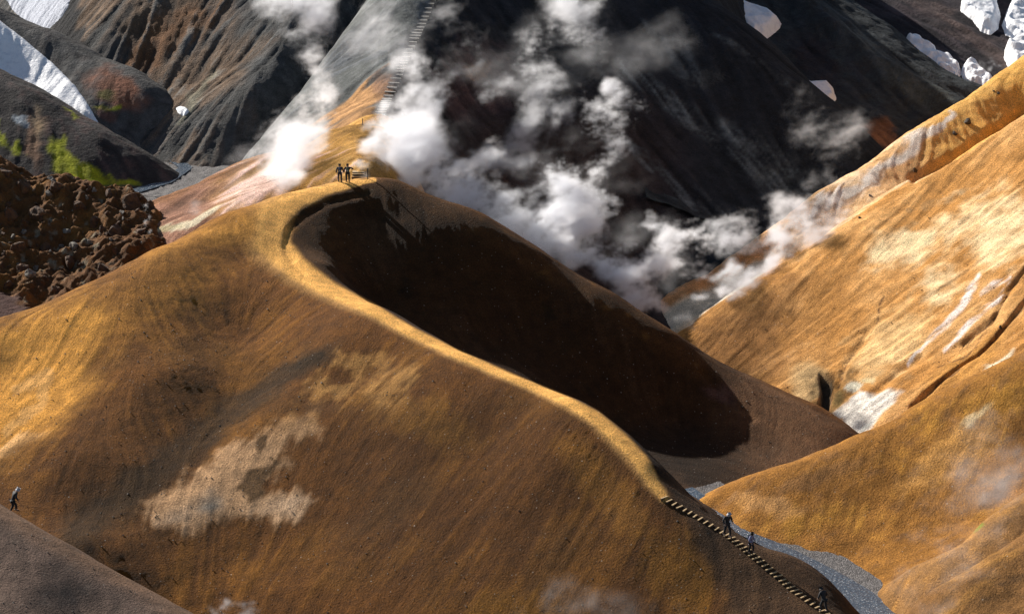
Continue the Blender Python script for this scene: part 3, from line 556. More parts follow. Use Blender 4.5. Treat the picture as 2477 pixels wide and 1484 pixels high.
def paint_H8(h):
    n2 = fbm(h.X, h.Y, 1.2, 4, 2); n1 = fbm(h.X, h.Y, 6, 4, 6)
    C = base(h, [.21,.165,.145]); C = mix(C, [.30,.20,.13], .8 * (1 - sstep(0, 50, seg_mask(h.U, h.V, [(-150,1130),(0,1226),(60,1263),(250,1371),(460,1485)], 1)))); C = mix(C, [.15,.12,.11], .6 * sstep(0, .6, n1)); C = mix(C, [.34,.30,.27], .5 * sstep(.2, .6, n2))
    return C * (1 + .12 * h.S)[..., None]
PAINTS.update(H1=paint_H1, H2=paint_H2, C=paint_C, E=paint_E, F=paint_F, A=paint_A, G=paint_G, G2=paint_G2, R=paint_R, H4=paint_H4, H5=paint_H5, H6=paint_H6, H7=paint_H7, H8=paint_H8)
RELIEFS.update(H1=relief_H1, H2=relief_H2, C=relief_C, E=relief_E, F=relief_F, A=relief_A, G=relief_G, G2=relief_G2, R=relief_R, H4=relief_H4, H5=relief_H5, H6=relief_H5, H7=relief_H5, H8=lambda h: .09 * fbm(h.X, h.Y, 3.5, 5, 109) + .02 * h.S)
for i, (k, nm, pts, bnd, res, mt, c) in enumerate(GEO):
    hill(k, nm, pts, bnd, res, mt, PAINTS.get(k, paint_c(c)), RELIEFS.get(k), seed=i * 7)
# ground sheet out to the horizon, under everything
g = mesh_obj('ground', [(-3000,-500,-6.5),(3000,-500,-6.5),(3000,5000,-6.5),(-3000,5000,-6.5)], [(0,1,2,3)], None); tag(g, kind='structure')
gm, gnt, gbs = mat_new('dark_gravel'); gbs.inputs['Base Color'].default_value = (.06, .055, .05, 1); gbs.inputs['Roughness'].default_value = .95
g.data.materials.append(gm)

# ------------------------------------------------------------------ snow lying on the slopes
def rock_mat(name, c1, c2):
    m, nt, bs = mat_new(name); tc = nd(nt, 'ShaderNodeTexCoord').outputs['Object']; r_ = nd(nt, 'ShaderNodeValToRGB')
    nt.links.new(noise_n(nt, tc, 1.6, 6, .7), r_.inputs[0]); r_.color_ramp.elements[0].position = .35; r_.color_ramp.elements[0].color = (*c1, 1); r_.color_ramp.elements[1].position = .65; r_.color_ramp.elements[1].color = (*c2, 1)
    nt.links.new(r_.outputs[0], bs.inputs['Base Color']); bs.inputs['Roughness'].default_value = .9
    b = nd(nt, 'ShaderNodeBump'); b.inputs['Distance'].default_value = .25; nt.links.new(noise_n(nt, tc, 3, 6, .7), b.inputs['Height']); nt.links.new(b.outputs[0], bs.inputs['Normal']); return m
M_SNOW, snt, sbs = mat_new('snow'); sbs.inputs['Roughness'].default_value = .7; sbs.inputs['Specular IOR Level'].default_value = .3
_tc = nd(snt, 'ShaderNodeTexCoord').outputs['Object']
_n = noise_n(snt, _tc, 1.3, 6, .7); _r = nd(snt, 'ShaderNodeValToRGB'); snt.links.new(_n, _r.inputs[0])
_r.color_ramp.elements[0].position = .30; _r.color_ramp.elements[0].color = (.74, .75, .79, 1); _r.color_ramp.elements[1].position = .52; _r.color_ramp.elements[1].color = (.93, .93, .94, 1)
snt.links.new(_r.outputs[0], sbs.inputs['Base Color'])
_b = nd(snt, 'ShaderNodeBump'); _b.inputs['Distance'].default_value = .10; snt.links.new(noise_n(snt, _tc, 3.0, 5, .6), _b.inputs['Height']); snt.links.new(_b.outputs[0], sbs.inputs['Normal'])
M_SHADE_SNOW = rock_mat('shade_toned_snow', (.34, .36, .42), (.52, .55, .62))  # blue grey tone is shade painted into the snow colour
def drape(name, key, poly, thick, edge, lump=0.0, step=.12, mat=None, seed=0):
    h = HILLS[key]
    pu = np.array(poly, float)
    near = inpoly(h.U, h.V, poly); 
    xs = h.X[near]; ys = h.Y[near]
    # keep only the part of the hill seen from the front (nearest sheet)
    x = np.arange(xs.min() - 1, xs.max() + 1, step); y = np.arange(ys.min() - 1, ys.max() + 1, step)
    X, Y = np.meshgrid(x, y, indexing='ij'); Z = hz(key, X.ravel(), Y.ravel()).reshape(X.shape)
    U, V, D = proj(X, Y, Z)
    sd = poly_sd(U, V, poly) + 1.6 * fbm(X, Y, 1.6, 3, seed + 3)
    f = sstep(0, 1, np.clip(sd / edge, 0, 1)) ** .6
    ok = sd > -3
    Zt = Z + np.where(sd > 0, thick * f * (1 + lump * fbm(X, Y, 2.2, 2, seed)), 0) - .12 * (sd <= 0)
    idx = -np.ones(X.shape, int); idx[ok] = np.arange(ok.sum())
    v = np.stack([X[ok], Y[ok], Zt[ok]], -1)
    q = np.stack([idx[:-1, :-1], idx[1:, :-1], idx[1:, 1:], idx[:-1, 1:]], -1).reshape(-1, 4); q = q[(q >= 0).all(1)]
    return mesh_obj(name, v, q, mat or M_SNOW)
def snow(key, poly, thick, edge, label, lump=0.0, seed=0, group=None, mat=None):
    o = drape('snow_patch', key, poly, thick, edge, lump, seed=seed, mat=mat); tag(o, label, 'snow patch', group or 'snow patches on the mountain slopes'); return o
snow('G', [(-200,-60),(0,50),(60,95),(125,150),(180,205),(215,255),(240,300),(200,285),(150,262),(90,235),(40,215),(-10,190),(-200,140)], .35, 14, 'long white tongue of snow running down between the dark slopes at upper left', .1)
snow('A', [(15,-60),(15,0),(30,25),(60,52),(90,70),(112,80),(125,65),(150,42),(165,20),(172,-10),(172,-60)], .4, 12, 'blue grey shaded snow patch in the top left corner', .1, 2, mat=M_SHADE_SNOW)
snow('E', [(1660,-60),(1735,-8),(1790,10),(1860,35),(1890,58),(1886,70),(1850,99),(1820,100),(1660,-10)], 1.5, 16, 'thick white snow bank with a grey lower face on the dark mountain', .1, 3)
snow('E', [(1938,186),(1962,200),(2000,197),(2015,213),(2023,240),(2010,257),(1990,262),(1945,215)], .8, 14, 'small rounded lilac snow patch low on the dark mountain', .05, 4)
snow('F', [(2188,96),(2200,92),(2228,98),(2238,113),(2262,122),(2270,132),(2296,138),(2318,160),(2326,178),(2312,200),(2240,165),(2192,122)], 1.2, 12, 'upper string of broken white snow lumps along the dark gully', .8, 5)
snow('F', [(2326,164),(2344,154),(2362,156),(2370,170),(2400,198),(2412,209),(2395,225),(2340,205),(2322,180)], 1.2, 12, 'lower string of broken white snow lumps ending at the ochre ridge', .8, 6)
snow('F', [(2308,-40),(2325,0),(2322,28),(2350,50),(2372,78),(2395,86),(2414,72),(2420,40),(2410,0),(2400,-40)], 1.4, 18, 'big white snow block with a grey face near the top right corner', .15, 7)
snow('F', [(2460,-40),(2446,0),(2433,32),(2422,62),(2430,85),(2476,104),(2600,104),(2600,-40)], 1.4, 18, 'largest grey white snow block cut off by the right edge of the photo', .3, 8)
snow('F', [(2430,120),(2476,108),(2600,108),(2600,200),(2455,186),(2440,168),(2427,140)], 2.2, 14, 'bright white snow block just above the ochre ridge at the right edge', .3, 9)
snow('A', [(424,262),(436,258),(452,262),(458,272),(446,282),(430,274)], .3, 6, 'tiny white snow remnant at the foot of the grey brown mountain', .3, 10)

# ------------------------------------------------------------------ streams and gravel banks
M_WATER, wnt, wbs = mat_new('stream_water'); wbs.inputs['Base Color'].default_value = (.10, .125, .15, 1); wbs.inputs['Roughness'].default_value = .18; wbs.inputs['Specular IOR Level'].default_value = .6
_tc = nd(wnt, 'ShaderNodeTexCoord').outputs['Object']
_b = nd(wnt, 'ShaderNodeBump'); _b.inputs['Distance'].default_value = .12; wnt.links.new(noise_n(wnt, _tc, 3.5, 5, .65), _b.inputs['Height']); wnt.links.new(_b.outputs[0], wbs.inputs['Normal'])
_r = nd(wnt, 'ShaderNodeValToRGB'); wnt.links.new(noise_n(wnt, _tc, 6.0, 4, .75), _r.inputs[0]); _r.color_ramp.elements[0].position = .56; _r.color_ramp.elements[0].color = (.06, .085, .115, 1); _r.color_ramp.elements[1].position = .70; _r.color_ramp.elements[1].color = (.75, .78, .8, 1)  # bright flecks are sparkle painted into the water colour
wnt.links.new(_r.outputs[0], wbs.inputs['Base Color'])
M_GRAV, gnt2, gbs2 = mat_new('bank_gravel'); _tc = nd(gnt2, 'ShaderNodeTexCoord').outputs['Object']; gbs2.inputs['Roughness'].default_value = .85
_v = nd(gnt2, 'ShaderNodeTexVoronoi'); _v.inputs['Scale'].default_value = 10.0; gnt2.links.new(_tc, _v.inputs['Vector'])
_s = nd(gnt2, 'ShaderNodeSeparateColor'); gnt2.links.new(_v.outputs['Color'], _s.inputs[0])
_r = nd(gnt2, 'ShaderNodeValToRGB'); gnt2.links.new(_s.outputs[0], _r.inputs[0])
for p, c in ((0, (.05, .047, .048, 1)), (.6, (.11, .10, .095, 1)), (1, (.22, .20, .19, 1))):
    e = _r.color_ramp.elements.new(p) if p == .6 else _r.color_ramp.elements[0 if p == 0 else -1]; e.position = p; e.color = c
gnt2.links.new(_r.outputs[0], gbs2.inputs['Base Color'])
_b = nd(gnt2, 'ShaderNodeBump'); _b.inputs['Distance'].default_value = .08; _b.invert = True; gnt2.links.new(_v.outputs['Distance'], _b.inputs['Height']); gnt2.links.new(_b.outputs[0], gbs2.inputs['Normal'])
def at_z(u, v, z):
    r = ray(u, v); D = (z - CZ) / r[2]; return r * D + np.array([0, 0, CZ])
def strip(name, line, width, mat, rise=0.0, rough=0.0, n=24, kind='structure', step=.25):
    """ribbon along world points line[(x,y,z)], width per point (left,right)"""
    L = np.array(line); W = np.array(width, float); seg = np.r_[0, np.cumsum(np.hypot(*np.diff(L[:, :2], axis=0).T))]
    t = np.arange(0, seg[-1], step); C = np.stack([np.interp(t, seg, L[:, i]) for i in range(3)], -1)
    Wl = np.interp(t, seg, W[:, 0]); Wr = np.interp(t, seg, W[:, 1])
    k = np.array([1, 2, 4, 6, 4, 2, 1.]); k /= k.sum()
    for i in range(2): C[3:-3, i] = np.convolve(C[:, i], k, 'valid')
    T = np.gradient(C[:, :2], axis=0); T /= np.linalg.norm(T, axis=1)[:, None]; N = np.stack([-T[:, 1], T[:, 0]], -1)
    s = np.linspace(-1, 1, n)
    off = np.where(s[None] < 0, s[None] * Wl[:, None], s[None] * Wr[:, None])
    X = C[:, 0:1] + N[:, 0:1] * off; Y = C[:, 1:2] + N[:, 1:2] * off
    Z = C[:, 2:3] + rise * np.abs(off) + rough * fbm(X, Y, 1.2, 4, 5)
    idx = np.arange(X.size).reshape(X.shape)
    q = np.stack([idx[:-1, :-1], idx[1:, :-1], idx[1:, 1:], idx[:-1, 1:]], -1).reshape(-1, 4)
    o = mesh_obj(name, np.stack([X, Y, Z], -1).reshape(-1, 3), q, mat); tag(o, kind=kind); return o
cl = [(1660,1180,4.6),(1690,1199,4.45),(1760,1262,4.2),(1795,1286,4.1),(1860,1313,3.9),(1930,1348,3.7),(2000,1392,3.5),(2060,1433,3.35),(2112,1484,3.2),(2190,1570,3.0),(2280,1680,2.8)]
line = [at_z(*c) for c in cl]
strip('stream', line, [(.6,.6),(.6,.6),(.5,.5),(.5,.5),(.8,.7),(1.0,.9),(1.4,1.3),(1.7,1.6),(2.0,1.9),(2.2,2.2),(2.2,2.2)], M_WATER, 0, .05)
strip('stream_bank', [p + np.array([0, 0, -.16]) for p in line], [(4,3.4)] * 11, M_GRAV, .05, .12, 60)
fl = [(300,520,14.4),(300,470,14.6),(400,440,14.7),(450,405,14.75),(400,370,14.85),(385,352,15.0),(390,335,15.2)]
strip('stream_bank', [at_z(*c) for c in fl], [(7,7)] * 7, M_GRAV, .0, .25, 40)
strip('stream', [at_z(u, v, z + .12) for u, v, z in fl], [(.8,.8)] * 7, M_WATER, 0, .04)
#strip('stream', [at_z(1560,790,4.4), at_z(1600,742,4.6), at_z(1640,712,4.8), at_z(1690,680,5.0)], [(1.2,1.2)] * 4, M_WATER, 0, .05)

# ------------------------------------------------------------------ boulders
def rock_mesh(seed, mat):
    import bmesh
    bm = bmesh.new(); bmesh.ops.create_icosphere(bm, subdivisions=3, radius=1); rr = random.Random(seed)
    ax = [Vector((rr.uniform(-1, 1), rr.uniform(-1, 1), rr.uniform(-1, 1))).normalized() for _ in range(11)]; lim = [rr.uniform(.32, .72) for _ in ax]
    for v in bm.verts:
        for a, l in zip(ax, lim):
            d = v.co.dot(a)
            if d > l: v.co -= a * (d - l) * .9
        v.co *= 1 + .10 * math.sin(v.co.x * 5 + seed) * math.sin(v.co.y * 6 + 1.3 * seed) + .04 * rr.uniform(-1, 1)
    me = bpy.data.meshes.new('boulder'); bm.to_mesh(me); bm.free(); me.materials.append(mat); return me
MR1 = rock_mat('rust_rock', (.04, .022, .015), (.17, .08, .03)); MR2 = rock_mat('pale_rock', (.10, .075, .055), (.34, .31, .26)); MR3 = rock_mat('dark_rock', (.035, .03, .028), (.11, .08, .05))
RM = {1: [rock_mesh(i, MR1) for i in range(5)], 2: [rock_mesh(10 + i, MR2) for i in range(4)], 3: [rock_mesh(20 + i, MR3) for i in range(4)]}
rr = random.Random(11)
def boulder(key, u, v, rpx, kind, label, group, sink=.35):
    p = hit(key, u, v)
    if p is None: return
    d = p[1] / (cp + 0.0); rad = rpx * d / F
    o = link(bpy.data.objects.new('boulder', rr.choice(RM[kind])))
    o.location = (p[0], p[1], p[2] + rad * (.5 - sink)); o.rotation_euler = (rr.uniform(0, 6), rr.uniform(0, 6), rr.uniform(0, 6)); o.scale = (rad, rad * rr.uniform(.6, 1.3), rad * rr.uniform(.5, 1.0))
    tag(o, label, 'boulder', group); return o
big = [(45,392,34),(115,405,26),(15,420,22),(60,455,30),(135,450,28),(215,458,18),(265,470,17),(325,490,40),(362,505,20),(190,500,24),(95,520,28),(20,520,26),(40,600,30),(110,600,26),(230,540,26),(285,560,30),(170,640,26),(60,650,24),(280,610,22),(250,650,24),(140,700,20),(210,690,18),(345,560,20),(20,690,20)]
ORD = ['first', 'second', 'third', 'fourth', 'fifth', 'sixth', 'seventh', 'eighth', 'ninth', 'tenth']
for nm, lo_, hi_ in (('along the top edge', 0, 429), ('just below the top edge', 429, 475), ('across the upper middle', 475, 535), ('across the lower middle', 535, 625), ('at the bottom', 625, 900)):
    for k, (u, v, q) in enumerate(sorted(b for b in big if lo_ <= b[1] < hi_)):
        boulder('R', u, v, q, 1, ORD[k] + ' big rust boulder from the left ' + nm + ' of the rubble slope', 'large boulders in the rubble slope', .62)
for k, (u, v, q) in enumerate(sorted([(180,600,17),(215,585,14),(150,595,13),(75,665,17),(160,560,12),(120,470,12),(130,438,14),(290,700,13),(60,560,12),(30,575,12)])): boulder('R', u, v, q, 2, ORD[k] + ' pale grey boulder from the left among the rust brown rubble', 'pale boulders in the rubble slope', .55)
for k in range(190):
    u = rr.uniform(0, 375); v = rr.uniform(410, 735)
    if v > 700 - (u - 60) * .36: continue
    boulder('R', u, v, 3 + 9 * rr.random() ** 2, 1 if rr.random() < .8 else 2, 'small rock in the rubble slope at the left', 'small rocks in the rubble slope', .5)
for u, v, q, lb in [(2213,417,13,'round dark brown boulder in the crease of the ochre hill, largest on that hill'),(2337,297,11,'dark flat boulder high on the back ridge of the ochre hill'),(2307,323,10,'dark boulder beside the grey stained crease below the flat boulder'),(2415,228,5,'small dark rock right under the crest of the ochre ridge at upper right'),(2402,222,4,'smallest dark rock beside another one under the ochre crest'),(2105,474,6,'small brown rock on the pale pink upper band of the ochre hill'),(2080,527,6,'lone small dark rock on the front ochre slope below the steam'),(2420,795,8,'dark rock lodged in the long crack of the ochre hill')]:
    boulder('H4', u, v, q, 3, lb, 'dark rocks on the big ochre hill')
for u, v, q, lb in [(1958,915,5,'small dark rock high on the purple brown end of the shaded ridge'),(1795,985,6,'dark rock halfway down the purple brown end of the shaded ridge'),(1860,1070,4,'lowest small dark rock on the purple brown end of the shaded ridge')]: boulder('H1', u, v, q, 3, lb, 'dark rocks on the shaded ridge')

# loose stones lying on the soil (uncountable)
def stones(key, poly, n, lo_, hi_, mat, seed):
    g_ = np.random.default_rng(seed); h = HILLS[key]; V_, F_ = [], []
    us = g_.uniform(min(p[0] for p in poly), max(p[0] for p in poly), n * 3); vs = g_.uniform(min(p[1] for p in poly), max(p[1] for p in poly), n * 3)
    ok = inpoly(h.U, h.V, poly); X = h.X[ok]; Y = h.Y[ok]; Z = h.Z[ok]; k = g_.integers(0, len(X), n)
    base_ = np.array([(1,0,0),(-1,0,0),(0,1,0),(0,-1,0),(0,0,1),(0,0,-1)], float); tri = [(0,2,4),(2,1,4),(1,3,4),(3,0,4),(2,0,5),(1,2,5),(3,1,5),(0,3,5)]
    for i in k:
        r_ = lo_ + (hi_ - lo_) * g_.random() ** 4; a = g_.uniform(0, 6.28); c_, s_ = math.cos(a), math.sin(a)
        b = base_ * g_.uniform(.6, 1.2, (6, 1)) * r_; b = np.stack([b[:, 0] * c_ - b[:, 1] * s_, b[:, 0] * s_ + b[:, 1] * c_, b[:, 2] * .8], -1) + np.array([X[i] + g_.uniform(-.1, .1), Y[i] + g_.uniform(-.1, .1), Z[i] + r_ * .3])
        m = len(V_); V_ += [tuple(q) for q in b]; F_ += [(p + m, q + m, t + m) for p, q, t in tri]
    o = mesh_obj('stones', V_, F_, mat, smooth=False); tag(o, kind='stuff'); o['label'] = 'loose stones scattered over the slope'; return o
front = [(0,900),(300,650),(600,640),(900,790),(1250,960),(1480,1100),(1600,1230),(1900,1440),(1900,1490),(300,1490),(0,1200)]
stones('H1', front, 3000, .025, .10, MR2, 5); stones('H1', front, 900, .02, .065, MR1, 6)
stones('H1', [(1640,860),(1850,930),(2070,1050),(1850,1150),(1700,1180)], 500, .03, .10, MR2, 7)
stones('H5', [(1750,1210),(2080,1050),(2470,850),(2470,1180),(2120,1380),(1900,1300)], 700, .02, .08, MR1, 8)
stones('H4', [(1700,850),(2050,620),(2476,350),(2476,850),(2100,1030)], 700, .02, .10, MR1, 9)
stones('H8', [(0,1240),(250,1385),(430,1484),(0,1484)], 600, .02, .07, MR2, 10)

# ------------------------------------------------------------------ stairs and posts
M_WOOD, wdn, wdb = mat_new('weathered_timber'); _tc = nd(wdn, 'ShaderNodeTexCoord').outputs['Object']
_r = nd(wdn, 'ShaderNodeValToRGB'); wdn.links.new(noise_n(wdn, _tc, 9, 4, .6), _r.inputs[0]); _r.color_ramp.elements[0].color = (.34, .22, .10, 1); _r.color_ramp.elements[1].color = (.52, .37, .19, 1); _r.color_ramp.elements[0].position = .3; _r.color_ramp.elements[1].position = .65
wdn.links.new(_r.outputs[0], wdb.inputs['Base Color']); wdb.inputs['Roughness'].default_value = .8
M_DWOOD, ddn, ddb = mat_new('dark_timber'); ddb.inputs['Base Color'].default_value = (.05, .038, .03, 1); ddb.inputs['Roughness'].default_value = .85
M_GDK, _q1, _q2 = mat_new('grey_riser_timber'); _q2.inputs['Base Color'].default_value = (.11, .105, .10, 1)
M_GWOOD, _g1, _g2 = mat_new('grey_timber'); _tc = nd(_g1, 'ShaderNodeTexCoord').outputs['Object']
_r = nd(_g1, 'ShaderNodeValToRGB'); _g1.links.new(noise_n(_g1, _tc, 7, 4, .6), _r.inputs[0]); _r.color_ramp.elements[0].color = (.30, .28, .25, 1); _r.color_ramp.elements[1].color = (.62, .60, .55, 1); _r.color_ramp.elements[0].position = .3; _r.color_ramp.elements[1].position = .65
_g1.links.new(_r.outputs[0], _g2.inputs['Base Color'])
def box(c, sx, sy, sz_, ax, ay):
    az = np.array([0, 0, 1.]); v = []
    for k in (-1, 1):
        for j in (-1, 1):
            for i in (-1, 1): v.append(np.array(c) + ax * i * sx / 2 + ay * j * sy / 2 + az * k * sz_ / 2)
    return v, [(0,2,3,1),(4,5,7,6),(0,1,5,4),(2,6,7,3),(0,4,6,2),(1,3,7,5)]
def multi(boxes):
    V, Fc = [], []
    for v, f in boxes:
        n = len(V); V += v; Fc += [tuple(i + n for i in q) for q in f]
    return V, Fc
def staircase(label, line, nsteps, width, depth, key_z, mat, group=None, lift=.10, jit=.0, seed=1, rise_mat=None):
    """line: world points down the flight; timber steps laid across it"""
    L = np.array(line); seg = np.r_[0, np.cumsum(np.hypot(*np.diff(L[:, :2], axis=0).T))]
    rt = random.Random(seed); m0 = L[0]
    root = link(bpy.data.objects.new('staircase', None)); root.location = m0; tag(root, label, 'staircase', group)
    for k in range(nsteps):
        t = seg[-1] * (k + .5) / nsteps; c = np.array([np.interp(t, seg, L[:, i]) for i in range(3)]); e = np.array([np.interp(min(t + .4, seg[-1]), seg, L[:, i]) for i in range(3)]) - np.array([np.interp(max(t - .4, 0), seg, L[:, i]) for i in range(3)])
        ay = np.array([e[0], e[1], 0]); ay /= np.linalg.norm(ay); a = rt.uniform(-jit, jit); ay = np.array([ay[0] * math.cos(a) - ay[1] * math.sin(a), ay[0] * math.sin(a) + ay[1] * math.cos(a), 0]); ax = np.array([ay[1], -ay[0], 0])
        w = width * rt.uniform(.88, 1.06); z = c[2] + lift + rt.uniform(-.02, .02)
        q = np.array([c[0], c[1], z]) - m0
        v, f = box(q, w, depth, .06, ax, ay)
        s_ = link(bpy.data.objects.new('step', bpy.data.meshes.new('step')), root); s_.data.from_pydata([tuple(i) for i in v], [], f); s_.data.materials.append(mat)
        v, f = multi([box(q + ay * (depth / 2 - .028) + np.array([0, 0, -.03 - .16]), w * .985, .05, .318, ax, ay)])
        r_ = link(bpy.data.objects.new('riser', bpy.data.meshes.new('riser')), s_); r_.data.from_pydata([tuple(i) for i in v], [], f); r_.data.materials.append(rise_mat or M_DWOOD)
    return root
def line_on(key, pts, n=40):
    L = [np.array(p, float) for p in pts]; d = np.r_[0, np.cumsum([np.hypot(*(b - a)) for a, b in zip(L[:-1], L[1:])])]; out = []
    for t in np.linspace(0, d[-1], n):
        u = np.interp(t, d, [p[0] for p in L]); v = np.interp(t, d, [p[1] for p in L]); h_ = hit(key, u, v)
        if h_ is not None: out.append(h_)
    return out
ST = line_on('H1', [(1600,1201),(1645,1228),(1692,1255),(1757,1294),(1826,1348),(1885,1398),(1930,1436),(1987,1476),(2040,1530)], 30)
staircase('long flight of timber steps going down the near ridge to the stream', ST, 40, .74, .12, 'H1', M_WOOD, 'timber staircases on the trail', .05, .16)
SF = line_on('C', [(1072,-70),(1050,-20),(1040,6),(1026,38),(1008,80),(986,122),(966,168),(948,212),(932,250),(915,285)], 40)
staircase('long grey flight of timber steps climbing the far mountain flank', SF, 44, 1.2, .24, 'C', M_GWOOD, 'timber staircases on the trail', .06, .08, 2, M_GDK)
SM = line_on('H2', [(867,412),(866,428)], 8)
staircase('short run of wide timber steps beside the two hikers on the peak', SM, 3, 1.2, .62, 'H2', M_WOOD, 'timber staircases on the trail', -.06, .04, 3)
def post(key, u, v, hgt, label):
    p = hit(key, u, v)
    root = link(bpy.data.objects.new('marker_post', None)); root.location = p; tag(root, label, 'post', 'marker posts beside the trail')
    X_, Y_ = np.array([1., 0, 0]), np.array([0, 1., 0])
    a, f = box((0, 0, hgt / 2 - .1), .085, .085, hgt + .2, X_, Y_); o = link(bpy.data.objects.new('shaft', bpy.data.meshes.new('shaft')), root); o.data.from_pydata([tuple(i) for i in a], [], f); o.data.materials.append(M_DWOOD)
    a, f = box((0, 0, hgt + .03), .11, .11, .06, X_, Y_); o = link(bpy.data.objects.new('cap', bpy.data.meshes.new('cap')), root); o.data.from_pydata([tuple(i) for i in a], [], f); o.data.materials.append(M_DWOOD)
post('H1', 889, 433, .95, 'thin dark wooden post on the peak beside the two hikers')
post('H2', 877, 303, .62, 'small dark post on top of the ochre mound by the steam')

def skin_obj(name, J, E, mat, parent, root=0, levels=1):
    """one continuous skinned surface over joints J[(x,y,z,rx,ry)] joined by edges E"""
    me = bpy.data.meshes.new(name); me.from_pydata([j[:3] for j in J], E, []); me.materials.append(mat)
    o = link(bpy.data.objects.new(name, me), parent)
    m = o.modifiers.new('skin', 'SKIN'); m.use_smooth_shade = True; m.use_x_symmetry = False
    sk = me.skin_vertices[0].data
    for i, j in enumerate(J): sk[i].radius = (j[3], j[4] if len(j) > 4 else j[3]); sk[i].use_root = (i == root)
    b = o.modifiers.new('sub', 'SUBSURF'); b.levels = levels; b.render_levels = levels
    return o
def cloth(name, c, rough=.8):
    m, nt, bs = mat_new(name); tc = nd(nt, 'ShaderNodeTexCoord').outputs['Object']; r_ = nd(nt, 'ShaderNodeValToRGB'); nt.links.new(noise_n(nt, tc, 14, 3), r_.inputs[0])
    r_.color_ramp.elements[0].color = tuple(q * .7 for q in c) + (1,); r_.color_ramp.elements[1].color = tuple(min(1, q * 1.25) for q in c) + (1,); nt.links.new(r_.outputs[0], bs.inputs['Base Color']); bs.inputs['Roughness'].default_value = rough; return m
M_SKIN = cloth('skin_tone', (.45, .28, .20)); M_BLK = cloth('black_cloth', (.014, .015, .018)); M_NVY = cloth('navy_cloth', (.02, .025, .045)); M_BLU = cloth('grey_blue_cloth', (.09, .12, .22)); M_HAIR = cloth('dark_hair', (.02, .014, .01))
M_PAL = cloth('pale_cap', (.42, .44, .48)); M_LIL = cloth('lilac_cloth', (.22, .22, .34)); M_GRN = cloth('green_pack', (.07, .10, .06)); M_BOOT = cloth('boot_leather', (.03, .025, .02)); M_PKB = cloth('blue_pack', (.05, .07, .13)); M_PKL = cloth('pack_panel', (.35, .42, .42))
def person(pos, heading, label, top, legs, head, lean=0.0, stride=.18, crouch=0.0, arms=(0, 0), pack=None, hood=False, scale=1.0, headtilt=0.0, step_dz=0.0, pack_label=None, shins=None):
    """standing or walking hiker, about 1.75 m; local +Y is where it faces. arms: elbow raise of left, right"""
    root = link(bpy.data.objects.new('person', None)); root.location = pos; root.rotation_euler = (0, 0, heading); root.scale = (scale * 1.22, scale * 1.18, scale)
    tag(root, label, 'person', 'hikers on the trail')
    L = lean
    hip = (0, 0, .92 - crouch); 
    def up(z, fwd=0): return (0, L * (z - .92) * 1.0 + fwd, z - crouch)
    chest = up(1.30); neck = up(1.50); ws = up(1.08)
    hd = (0, neck[1] + .02 + headtilt * .10, neck[2] + .13 - abs(headtilt) * .04); crown = (0, hd[1] + headtilt * .06, hd[2] + .13)
    fl = (-.11, stride, .03 + step_dz); fr = (.11, -stride, .03)
    kl = (-.11, stride * .75 + .06, .50 + step_dz * .6 - crouch * .4); kr = (.11, -stride * .30 + .04, .50 - crouch * .4)
    hl = (-.10, 0, .86 - crouch); hr = (.10, 0, .86 - crouch)
    sl = (-.185, chest[1], 1.43 - crouch); sr = (.185, chest[1], 1.43 - crouch)
    def arm(s, raise_):
        sh = np.array([s * .185, chest[1], 1.43 - crouch])
        el = sh + np.array([s * (.07 + .20 * raise_), -.03 + .02 * raise_, -.29 + .16 * raise_])
        wr = el + np.array([s * (.01 - .17 * raise_), .10 + .12 * raise_, -.23 + .12 * raise_])
        return tuple(el), tuple(wr)
    el, wl = arm(-1, arms[0]); er, wr = arm(1, arms[1])
    J = [hip + (.13, .10), ws + (.115, .09), chest + (.145, .10), neck + (.055, .055), hd + (.088, .10), crown + (.06, .07),
         sl + (.06,), el + (.045,), wl + (.032,), sr + (.06,), er + (.045,), wr + (.032,),
         hl + (.085,), kl + (.06,), (fl[0], fl[1], fl[2] + .07, .045), hr + (.085,), kr + (.06,), (fr[0], fr[1], fr[2] + .07, .045),
         (fl[0], fl[1] + .15, fl[2] + .02, .04), (fr[0], fr[1] + .15, fr[2] + .02, .04)]
    E = [(0,1),(1,2),(2,3),(3,4),(4,5),(2,6),(6,7),(7,8),(2,9),(9,10),(10,11),(0,12),(12,13),(13,14),(0,15),(15,16),(16,17),(14,18),(17,19)]
    # hands: palm, four fingers and a thumb per side
    for wi, s in ((8, -1), (11, 1)):
        w = np.array(J[wi][:3]); p = w + np.array([0, .03, -.07]); n0 = len(J); J.append(tuple(p) + (.026,)); E.append((wi, n0))
        for k in range(4):
            a = p + np.array([0, (k - 1.5) * .020, -.035]); b = a + np.array([-s * .018, (k - 1.5) * .002, -.052 + .008 * abs(k - 1.4)])
            J += [tuple(a) + (.009,), tuple(b) + (.008,)]; E += [(n0, len(J) - 2), (len(J) - 2, len(J) - 1)]
        a = p + np.array([-s * .01, .045, -.005]); b = a + np.array([-s * .012, .018, -.035]); J += [tuple(a) + (.010,), tuple(b) + (.009,)]; E += [(n0, len(J) - 2), (len(J) - 2, len(J) - 1)]
        # nose, brow
    nz = (0, hd[1] + .105, hd[2] + .0, .014); J.append(nz); E.append((4, len(J) - 1))
    body = skin_obj('body', J, E, M_SKIN, root)
    g_ = .022
    jk = [hip[:2] + (hip[2] + .0, .155, .125), ws + (.14, .115), chest + (.17, .125), (neck[0], neck[1], neck[2] - .03, .075, .075), sl + (.08,), el + (.064,), wl + (.048,), sr + (.08,), er + (.064,), wr + (.048,), (hip[0], hip[1], hip[2] - .12, .15, .12)]
    skin_obj('jacket', jk, [(0,1),(1,2),(2,3),(2,4),(4,5),(5,6),(2,7),(7,8),(8,9),(0,10)], top, root)
